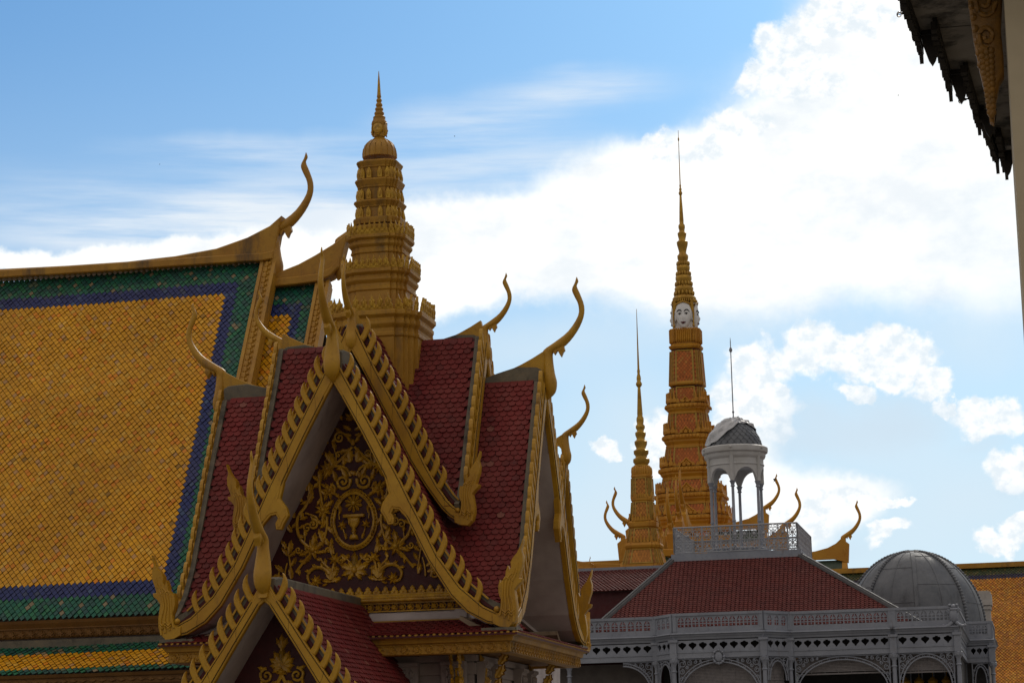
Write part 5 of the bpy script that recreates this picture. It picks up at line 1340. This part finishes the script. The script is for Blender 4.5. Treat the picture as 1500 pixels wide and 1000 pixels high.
def mosaic(par, cx, cy, a0, z0, a1, z1, dx, dy, colf, mt, fmt, ks=(0, 1, 3), fw=.1):
    """framed panels of small diamonds on the main and side faces of a redented tapering body"""
    for k in ks:
        T = T_of(cx, cy, k); pb = MB(); fb = MB()
        for pl, u0, u1 in ((1, -.545, .545), (.92, .57, .735), (.92, -.735, -.57), (.83, .75, .825), (.83, -.825, -.75)):
            P = lambda u, t, o=.0: T((a0+(a1-a0)*t)*u, (a0+(a1-a0)*t)*pl+o, z0+(z1-z0)*t)
            pb.add([P(u0, .0, .015), P(u1, .0, .015), P(u1, 1, .015), P(u0, 1, .015)], [(0, 1, 2, 3)], tuple(q*.55 for q in colf()))
            H = (P(0, 1)-P(0, 0)).length; nrow = max(2, int(H/(dy/2)))
            for r in range(1, nrow):
                t = r/nrow; aa = a0+(a1-a0)*t; W_ = (u1-u0)*aa; n = max(1, int(W_/dx))
                for i in range(n):
                    u = u0+(i+.5+(.5 if r % 2 else 0))/n*(u1-u0)
                    if u > u1-.3/n*(u1-u0): continue
                    du = .44*(u1-u0)/n; dt = .88/nrow
                    pb.add([P(u, t-dt, .03), P(u+du, t, .03), P(u, min(1, t+dt), .03), P(u-du, t, .03)], [(0, 1, 2, 3)], colf())
            for uu in (u0+.01, u1-.01): fb.tube([P(uu, .0, .03), P(uu, 1, .03)], fw*(.5 if pl == 1 else .2), 4)
            if pl == 1: fb.tube([P(u0, .985, .03), P(u1, .985, .03)], fw*.5, 4); fb.tube([P(u0, .03, .03), P(u1, .03, .03)], fw*.45, 4)
        pb.build('mosaic_panel', mt, par, None, False); fb.build('panel_frame', fmt, par)
oc = lambda: omos(0, 0)
for y0, w0, y1, w1 in BODY:
    mosaic(spire, TX, YT, TK*w0, ty(y0, TK*w0), TK*w1, ty(y1, TK*w1), .26, .36, oc, m_tmosaic, m_frame, (0, 1, 3), .13)
def tri_gable(par, cx, cy, a, z, w, h, mt, ks=(0, 1, 3)):
    for k in ks:
        T = T_of(cx, cy, k); fr = lambda u, v, t: T(u, a+t, z+v); b = MB()
        b.prism([(-w, 0), (-w*.72, h*.22), (-w*.5, h*.28), (-w*.42, h*.5), (-w*.22, h*.58), (0, h), (w*.22, h*.58), (w*.42, h*.5), (w*.5, h*.28), (w*.72, h*.22), (w, 0)], fr, -.1, .16, .06)
        for i in range(5): b.ball((-w*.55+i*w*.275, h*(.16+.16*(2-abs(2-i))), .16), w*.11, h*.1, .06, 6, 4, fr)
        b.tube([fr(-w, .05, .17), fr(-w*.45, h*.45, .17), fr(0, h, .17), fr(w*.45, h*.45, .17), fr(w, .05, .17)], .07, 5)
        b.build('gable_plaque', mt, par)
for y, w in ((751, 60), (718, 50), (680, 42), (632.5, 34.5), (587.5, 29)):
    tri_gable(spire, TX, YT, TK*w, ty(y, TK*w)-.02, TK*w*.30, TK*w*.27, m_tgold)
for y, w, ww, h in ((752, 64, .5, .8), (719, 55, .45, .75), (681, 47, .42, .75), (633, 39.5, .40, .8), (588, 33.5, .36, .75)):
    ab = MB()
    for k in range(4):
        T = T_of(TX, YT, k); a = TK*w
        for pl, us in ((.92, (-.73, -.57, .57, .73)), (1, (-.54, .54)), (.83, (-.83, .83))):
            for u in us:
                fr = lambda x, yy, t: T(u*a+x, pl*a+t, ty(y, TK*w)+yy); ab.prism([(-.16, 0), (-.2, .25*h), (-.1, .5*h), (-.02, h*1.25), (.05, h*.6), (.18, .3*h), (.15, 0)], fr, -.08, .08, .03)
        n = int(1.0*a/.35)
        for i in range(n):
            u = -.5*a+(i+.5)*a/n; fr = lambda x, yy, t: T(u+x, a*1.0+t, ty(y, TK*w)+yy); ab.prism([(-.14, 0), (-.12, .16), (0, .34), (.12, .16), (.14, 0)], fr, -.05, .05)
    ab.build('flame_finial_row', m_tgold, spire)
    for k in range(4):
        lb_ = MB(); T = T_of(TX, YT, k); a = TK*(w+2.6); n = int(1.1*a/.3)
        for i in range(n): lb_.ball((0, 0, 0), .13, .1, .17, 6, 4, lambda x, yy, z_: T(-.55*a+(i+.5)*1.1*a/n+x, a+.02+yy, ty(y+5, a)+z_))
        lb_.build('petal_band', m_tgold, spire)
mb = MB()          # lotus collar under the faces
for k in range(4):
    T = T_of(TX, YT, k); a = TK*23.8
    for pl, u0, u1, n in ((1, -.56, .56, 8), (.92, .56, .74, 2), (.92, -.74, -.56, 2), (.83, .74, .83, 1), (.83, -.83, -.74, 1)):
        st = (u1-u0)/n*a
        for i in range(n):
            u = u0*a+(i+.5)*st; fr = lambda x, yy, t: T(u+x, pl*a+t, ty(504)+yy); h = ty(483)-ty(504)
            mb.prism([(-st*.47, .25), (-st*.3, .05), (0, 0), (st*.3, .05), (st*.47, .25), (st*.47, h-.25), (st*.25, h-.05), (0, h), (-st*.25, h-.05), (-st*.47, h-.25)], fr, -.2, .16, .07)
mb.loft([redent(TX, YT, TK*23.4, z) for z in (ty(503.5), ty(485))])
mb.build('lotus_collar', m_tgold, spire)
crown = MB(); rr_ = 17.8*YT/3400
four_heads(spire, TX, YT, rr_, ty(484.5), ty(444), m_face, m_tgilt, True)
RT = YT/3400
crown.lathe([(r*RT, ty(y)) for r, y in [(15, 450), (16.5, 446), (15, 443), (17.5, 440), (18, 437), (15.5, 434), (12, 432), (12.5, 429), (14, 426), (14.3, 422), (12, 419), (10.5, 417), (11, 413), (12.2, 409), (12.2, 405), (9.8, 403), (8.6, 401), (9, 397), (10, 394), (10.2, 390), (8, 388), (6.6, 386), (7, 382), (8.2, 378), (8.4, 374), (6.4, 372), (5.4, 370), (6, 366), (8.2, 358), (8.6, 354), (6, 352), (5, 350), (6.3, 345), (6.8, 341), (4.6, 339), (4, 337), (5, 333), (5, 329.5), (3.2, 327), (3.3, 322), (2.6, 305), (1.6, 286), (1.3, 285)]], (TX, YT, 0), 28)
for y, r in ((432, 14), (418, 12), (403, 10), (388, 8.5)):
    for i in range(16): a = i*math.pi/8; crown.ball((TX+r*RT*math.cos(a), YT+r*RT*math.sin(a), ty(y-2)), .12, .12, .22, 6, 5)
crown.build('ringed_crown', m_tgilt, spire, 50)
mb = MB(); mb.lathe([(r*RT, ty(y)) for r, y in [(1.4, 286), (2.8, 283.5), (2.8, 281), (1.5, 279), (2.2, 276.5), (1.1, 274), (1.5, 271), (.9, 269), (.6, 235), (.35, 190)]], (TX, YT, 0), 10); mb.ball((TX, YT, ty(203)), .07, .07, .2, 6, 5); mb.build('needle', m_tgilt, spire, 50)
# smaller spire at the left
YS = 172.0; SX = atY(941, 720, YS).x; sy_ = lambda y: atY(941, y, YS).z; SK = YS/3400/1.135
sl2_ = [(35, 840), (34, 828), (27.5, 805), (30, 803), (31, 800), (29, 796), (26, 795), (21.5, 774), (24, 772), (24.5, 766), (22, 764), (19.8, 763), (17, 735), (18.5, 733), (18.5, 730), (17.2, 728), (16.2, 700), (17.2, 699), (17, 696), (15.2, 695), (13.6, 683), (11, 682)]
mb = MB(); mb.loft([redent(SX, YS, SK*w, sy_(y)) for w, y in sl2_]); ssp = mb.build('small_spire', m_tgold, throne)
def gmos():
    k = random.uniform(.75, 1.2); return (.52*k, .21*k, .035*k)
for y0, w0, y1, w1 in ((827, 34, 806, 27.7), (794, 26, 775, 21.6), (762, 19.8, 736, 17.1), (727, 17.2, 701, 16.2)):
    mosaic(ssp, SX, YS, SK*w0, sy_(y0), SK*w1, sy_(y1), .21, .32, gmos, m_tmosaic, m_frame, (0, 1, 3), .09)
for y, w, h in ((796, 28.5, .55), (764, 23, .5), (730, 18, .4)):
    ab = MB()
    for k in range(4):
        T = T_of(SX, YS, k); a = SK*w; n = 7
        for i in range(n): u = -.7*a+(i+.5)*1.4*a/n; fr = lambda x, yy, t: T(u+x, a*(1 if abs(u) < .55*a else .92)+t, sy_(y)+yy); ab.prism([(-.1, 0), (-.1, .2), (-.03, h*(1.2 if i in (0, 3, 6) else .7)), (.06, .3), (.1, 0)], fr, -.05, .05)
    ab.build('flame_finial_row', m_tgold, ssp)
mb = MB(); h = sy_(684)-sy_(698)
for k in range(4):
    T = T_of(SX, YS, k); a = SK*15.6
    for i in range(7):
        u = -.8*a+(i+.5)*1.6*a/7; mb.ball((0, 0, h*.5), .11, .10, h*.52, 7, 6, lambda x, yy, z_: T(u+x, a*(.97 if abs(u) < .6*a else .86)+yy, sy_(698)+z_))
mb.build('lotus_collar', m_tgold, ssp, 40)
RS = YS/3400
mb = MB(); mb.lathe([(r*RS, sy_(y)) for r, y in [(13, 683), (10, 680), (12.5, 676.5), (12.5, 672.5), (9, 670), (8.5, 668), (11.2, 664), (11.4, 660), (8, 658), (7, 656), (9.4, 650.5), (9.7, 646.5), (6.8, 644), (6, 642), (8, 637), (8.2, 633.5), (5.6, 631.5), (5, 630), (7, 626.5), (7, 623.5), (4.8, 621), (5.6, 616), (5.4, 612), (4, 609), (4.2, 606), (2.3, 569), (2, 567), (3, 566), (4.6, 563.5), (4.6, 561), (2.8, 558), (3.4, 555), (3.2, 552), (1.9, 547), (2.3, 543), (1.6, 540), (1.0, 505), (.35, 452)]], (SX, YS, 0), 18); mb.build('ringed_crown', m_tgilt, ssp, 50)

# gable roofs with their horns
def rooflet(par, k, neck, tip, Y, length, half, drop, mt=m_tgold, beam=None, thick=1.0, green=True):
    place_horn(par, k, neck, tip, Y, mt, thick)
    p = atY(*neck, Y); q = atY(*tip, Y); s = (q.z-p.z)
    T = T_of(p.x, Y, k); z0 = p.z-s*.62
    b = MB(); b.prism([(s*.10, z0-.1*s), (s*.14, z0+.42*s), (-s*.06, z0+.58*s), (-s*.22, z0+.44*s), (-s*.45, z0+.33*s), (-s*.8, z0+.25*s), (-s*1.3, z0+.21*s), (-length-s, z0+.19*s), (-length-s, z0+.02*s), (-s*.3, z0+.02*s)], lambda u, v, t: T(t, u, v), -.28, .28, .05); b.build('ridge_crest', mt, par)
    for sg in (-1, 1):
        b = MB(); b.loft([[T(sg*x, a, z) for a, z in ((-.2, zz), (.18, zz), (.18, zz-.55), (-.2, zz-.55))] for x, zz in ((0.0, z0+.1), (half, z0-drop))]); b.build('bargeboard', mt, par)
        b = MB(); b.loft([[T(sg*x, a, z) for a, z in ((-length, zz), (-.05, zz), (-.05, zz-.25), (-length, zz-.25))] for x, zz in ((0.0, z0-.02), (half*.98, z0-drop*.98))]); b.build('roof_slope', m_green if green else mt, par)
    b = MB(); b.prism([(-half*.95, z0-drop-3), (half*.95, z0-drop-3), (half*.95, z0-drop), (0, z0-.1), (-half*.95, z0-drop)], lambda u, v, t: T(u, t, v), -length, -.6); b.build('gable_wall', mt, par)
m_green = mat('dull_green_tiles', (.055, .075, .045), .5, (.03, .05, .035), 2.5, 1, None, bump=.4, bscale=9)
rooflet(throne, 3, (912, 785), (874, 733), 176, 5.0, 3.2, 4.5)
rooflet(throne, 3, (924, 766), (907, 712), 184, 5.0, 3.2, 4.5)
rooflet(throne, 1, (1119, 744), (1126, 694), 192, 4.5, 3, 4.2)
rooflet(throne, 1, (1147, 770), (1163, 714), 186, 4.5, 3, 4.2)
rooflet(throne, 1, (1236, 786), (1255, 732), 180, 6.0, 3.4, 4.6)
for neck, tip, Y in (((1001, 742), (998, 684), 188), ((995, 753), (992, 698), 184), ((983, 770), (978, 708), 178), ((967, 775), (965, 722), 182)): rooflet(throne, 0, neck, tip, Y, 4, 2.6, 4.2)
# low ridge at the left and its little horn
ridgebeam(throne, 0, 0, 186, [(800, 812), (835, 818), (850, 822), (872, 825), (915, 826)], [(800, 832), (835, 833), (850, 834), (872, 835), (915, 836)], 'ridge_crest', m_tgold, .4)
place_horn(throne, 3, (870, 827), (866, 814), 185.5, m_tgold)
q0, q1 = atY(800, 832, 186), atY(915, 836, 186)
mb = MB(); mb.prism([(0, q1.z), (5, q1.z-6), (5, 0), (-5, 0), (-5, q1.z-6)], lambda u, v, t: V((t, 186+u, v)), q0.x, q1.x+14); mb.build('side_wing', m_green, throne)
mb = MB(); mb.box(TX-9, TX+9, YT-9, YT+9, 0, ty(830)); mb.build('wall', m_tgold, throne)

# ------------------------------------------------------------------ orange tiled hall on the right
YO, YO2 = 150.0, 139.0
o0, o1 = atY(1200, 842, YO), atY(1560, 827, YO); zo = (atY(1300, 834.5, YO).z+atY(1480, 828, YO).z)/2; zo2 = 4.5
ohall = root('orange_tiled_hall', 'long orange diamond-tiled roof with green and blue bands under its ridge, behind the zinc dome', 'hall', ((o0.x+o1.x)/2, YO, 0))
_dt = dtile
def dtile(kind):
    if kind == 'O':
        k = random.uniform(.72, 1.2); w = random.random(); c = (.50, .19, .010) if w < .6 else (.42, .14, .010) if w < .85 else (.54, .24, .02)
    elif kind == 'G':
        k = random.uniform(.7, 1.2); c = (.045, .062, .028) if random.random() < .7 else (.09, .08, .03)
    elif kind == 'B': k = random.uniform(.7, 1.2); c = (.022, .020, .055)
    else: return _dt(kind)
    return tuple(q*k for q in c)
Do = V((0, YO2-YO, zo2-zo)); lo_ = Do.length; Do.normalize(); Uo = V((-1, 0, 0))
gh = .85; bh = .5
mb = MB(); diamonds(mb, V((o1.x, YO, zo)), Uo, Do, o1.x-o0.x, lo_, .20, .27, lambda p, q: 'G' if q < gh else ('B' if q < gh+bh else 'O'), .03); mb.build('tiled_roof_slope', m_tile, ohall, None, False)
mb = MB(); P0, P1 = V((o0.x, YO, zo-.06)), V((o1.x, YO, zo-.06)); mb.add([P0, P1, P1+Do*lo_, P0+Do*lo_], [(0, 1, 2, 3)]); mb.add([P0, P1, P1+V((0, 11, zo2-zo)), P0+V((0, 11, zo2-zo))], [(0, 1, 2, 3)]); mb.build('roof_deck', m_mortar, ohall, None, False)
mb = MB(); mb.box(o0.x, o1.x, YO-.2, YO+.2, zo-.05, zo+.22); mb.box(o0.x, o1.x, YO-.28, YO+.28, zo-.1, zo+.06); mb.build('ridge_crest', m_gold_b, ohall)
mb = MB(); mb.box(o0.x, o1.x, YO2+.6, 2*YO-YO2-.6, 0, zo2+.1); mb.build('wall', m_wall, ohall)

# ------------------------------------------------------------------ near building corner at the right
near = root('stepped_eave_building', 'shadowed building corner at the right edge with stepped sooty eaves and gilded bracket', 'building', (2.0, 32, 0))
zE = atY(1318, 0, 28).z
def atZ(x, y, Z): d = ray(x, y); return V((0, 0, EYE))+d*((Z-EYE)/d.z)
XW = .09
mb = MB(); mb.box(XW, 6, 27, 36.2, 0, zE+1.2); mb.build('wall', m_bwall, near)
tiers = [((1308, -30), (1347, 78)), ((1367, 50), (1390, 134)), ((1412, 114), (1432, 184)), ((1436, 178), (1459, 241)), ((1461, 208), (1472, 250))]
for i, (a, b) in enumerate(tiers):
    P, Q = atZ(*a, zE), atZ(*b, zE)
    d = (Q-P); ln = d.length; d.normalize(); n = V((-d.y, d.x, 0)); n = n if n.x < 0 else -n
    fr = lambda u, v, t: P+d*u+n*t+V((0, 0, v))
    mb = MB(); ns = int(ln/.14)
    mb.box(0, ln, .08, .30, -.06, 0, fr)
    for j in range(ns+1):       # ragged row of tile ends
        u = j*ln/ns+random.uniform(-.025, .025); dp = random.uniform(-.03, .045); mb.prism([(u-.07, .15), (u+.07, .15), (u+.065, .02+dp), (u, -.01+dp), (u-.065, .02+dp)], fr, -.05, .02+random.uniform(0, .02))
    mb.prism([(ln-.20, .16), (ln+.02, .16), (ln+.0, -.06), (ln-.015, -.16), (ln-.10, -.02)], fr, -.05, .0)
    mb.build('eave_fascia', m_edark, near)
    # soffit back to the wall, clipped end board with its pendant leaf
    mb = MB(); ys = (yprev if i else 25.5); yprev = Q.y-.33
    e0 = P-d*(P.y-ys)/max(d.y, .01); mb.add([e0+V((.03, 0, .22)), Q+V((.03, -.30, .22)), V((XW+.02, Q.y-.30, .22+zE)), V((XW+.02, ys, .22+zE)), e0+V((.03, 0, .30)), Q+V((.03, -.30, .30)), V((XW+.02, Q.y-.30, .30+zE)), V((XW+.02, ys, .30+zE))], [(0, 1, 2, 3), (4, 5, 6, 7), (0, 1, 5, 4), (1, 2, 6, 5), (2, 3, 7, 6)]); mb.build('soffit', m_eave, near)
    mb = MB(); x0 = Q.x+.02; x1 = min(XW, Q.x+.62); fe = lambda u, v, t: V((u, Q.y-.30+t, zE+v))
    xn = (atZ(*tiers[i+1][0], zE).x if i < 4 else XW); x1 = max(x0+.1, min(x1, xn+.05)); mb.box(x0, x1, .16, .30, 0, .06, fe)
    if i < 4:
        w = .25; c = x0+.15
        mb.prism([(c-w*.5, .14), (c-w*.42, .0), (c-w*.18, -.20), (c, -.28), (c+w*.2, -.2), (c+w*.42, .0), (c+w*.5, .14)], fe, -.01, .07, .015)
    mb.build('end_board', m_edark, near)
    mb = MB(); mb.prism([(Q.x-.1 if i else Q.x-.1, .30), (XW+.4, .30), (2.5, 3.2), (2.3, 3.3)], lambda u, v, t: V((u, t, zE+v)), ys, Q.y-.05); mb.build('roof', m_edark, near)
def bulb(px, py, Yb2, side):
    p = atY(px, py, Yb2); b = MB(); b.ball(tuple(p), .034, .034, .040, 12, 8); o = b.build('light_bulb', m_glass, near, 60)
    s = MB(); s.tube([tuple(p+V((.03, 0, .008))), tuple(p+V((.085, 0, .02)))], .018, 8); s.tube([tuple(p+V((.085, 0, .02))), tuple(p+V((.17, .03, .05)))], .012, 6); s.build('lamp_socket', m_edark, o, 40)
for px, py, yy in ((1317, 21.5, 28.7), (1361, 62, 30.0), (1363, 76, 30.3), (1364, 84, 30.6), (1403, 139, 32.4), (1407, 148, 32.6)): bulb(px, py, yy, 0)
mb = MB(); YK = 27.5; g_ = [atY(x, y, YK) for x, y in [(1414, -30), (1470, -30), (1467, 20), (1466, 45), (1470, 85), (1471, 112), (1464, 124), (1459, 150), (1456, 182), (1450, 178), (1446, 150), (1438, 118), (1433, 95), (1426, 60), (1421, 25)]]
mb.prism([(p.x, p.z) for p in g_], lambda u, v, t: V((u, YK-t, v)), -.12, .10, .03)
fk = lambda x, y, t: atY(x, y, YK)+V((0, -.10-t, 0))
for cx_, cy_2, r, a0 in ((1442, 8, 17, 0), (1446, 58, 14, 1.5)):
    P = []
    for i in range(25): t = i/24; aa = a0+t*8.5; rr = r*(1-.8*t); P.append(fk(cx_+rr*math.cos(aa), cy_2+rr*1.3*math.sin(aa), .02))
    mb.tube(P, .032, 6)
for j in range(12):
    for i in range(3):
        x = 1438+j*1.15+i*(7-j*.45); y = 78+j*8.2+(i % 2)*3; p = fk(x, y, 0); mb.ball(tuple(p), .045, .05, .05, 7, 5)
for j in range(6): p = fk(1424+j*2.6, 12+j*17, -.04); mb.ball(tuple(p), .05, .08, .06, 7, 5)
mb.build('gilded_bracket', m_gbrk, near, 50)

# ------------------------------------------------------------------ birds
def bird(px, py, Y, label, span, roll):
    p = atY(px, py, Y); r = root('bird', label, 'bird', p, 'birds in the sky'); b = MB(); s = span
    fr = lambda x, y, z: p+V((x*math.cos(roll)-z*math.sin(roll), y, x*math.sin(roll)+z*math.cos(roll)))*s
    b.loft([[fr(x, q*math.cos(t), h+q*math.sin(t)) for t in (0, 1.05, 2.1, 3.14, 4.19, 5.24)] for x, q, h in ((-.42, .01, .02), (-.3, .03, .01), (-.12, .075, 0), (.1, .085, 0), (.22, .05, .02), (.28, .055, .03), (.34, .03, .03), (.40, .006, .02))])
    b.add([fr(-.40, -.08, .02), fr(-.40, .08, .02), fr(-.22, 0, .02), fr(-.30, 0, .045)], [(0, 2, 3), (1, 3, 2), (0, 3, 1), (0, 1, 2)])
    b.build('body', m_black, r)
    for sg in (-1, 1):
        w = MB(); w.loft([[fr(x0, sg*y, z+.012), fr(x1, sg*y, z), fr((x0+x1)/2, sg*y, z-.012)] for x0, x1, y, z in ((.16, -.12, .06, .02), (.20, -.10, .25, .13), (.10, -.10, .42, .22), (-.06, -.10, .58, .24))]); w.build('wing', m_black, r)
bird(1135, 703, 160, 'small dark bird flying just right of the rooftop lantern', .42, .9)
bird(1316, 140, 300, 'tiny dark bird high in the white cloud below the stepped eaves', .30, .3)
bird(666, 200, 300, 'tiny dark bird in blue sky right of the gold tower', .30, .2)
bird(234, 241, 300, 'tiny dark bird high above the yellow roof, left of the tall horn', .26, .1)
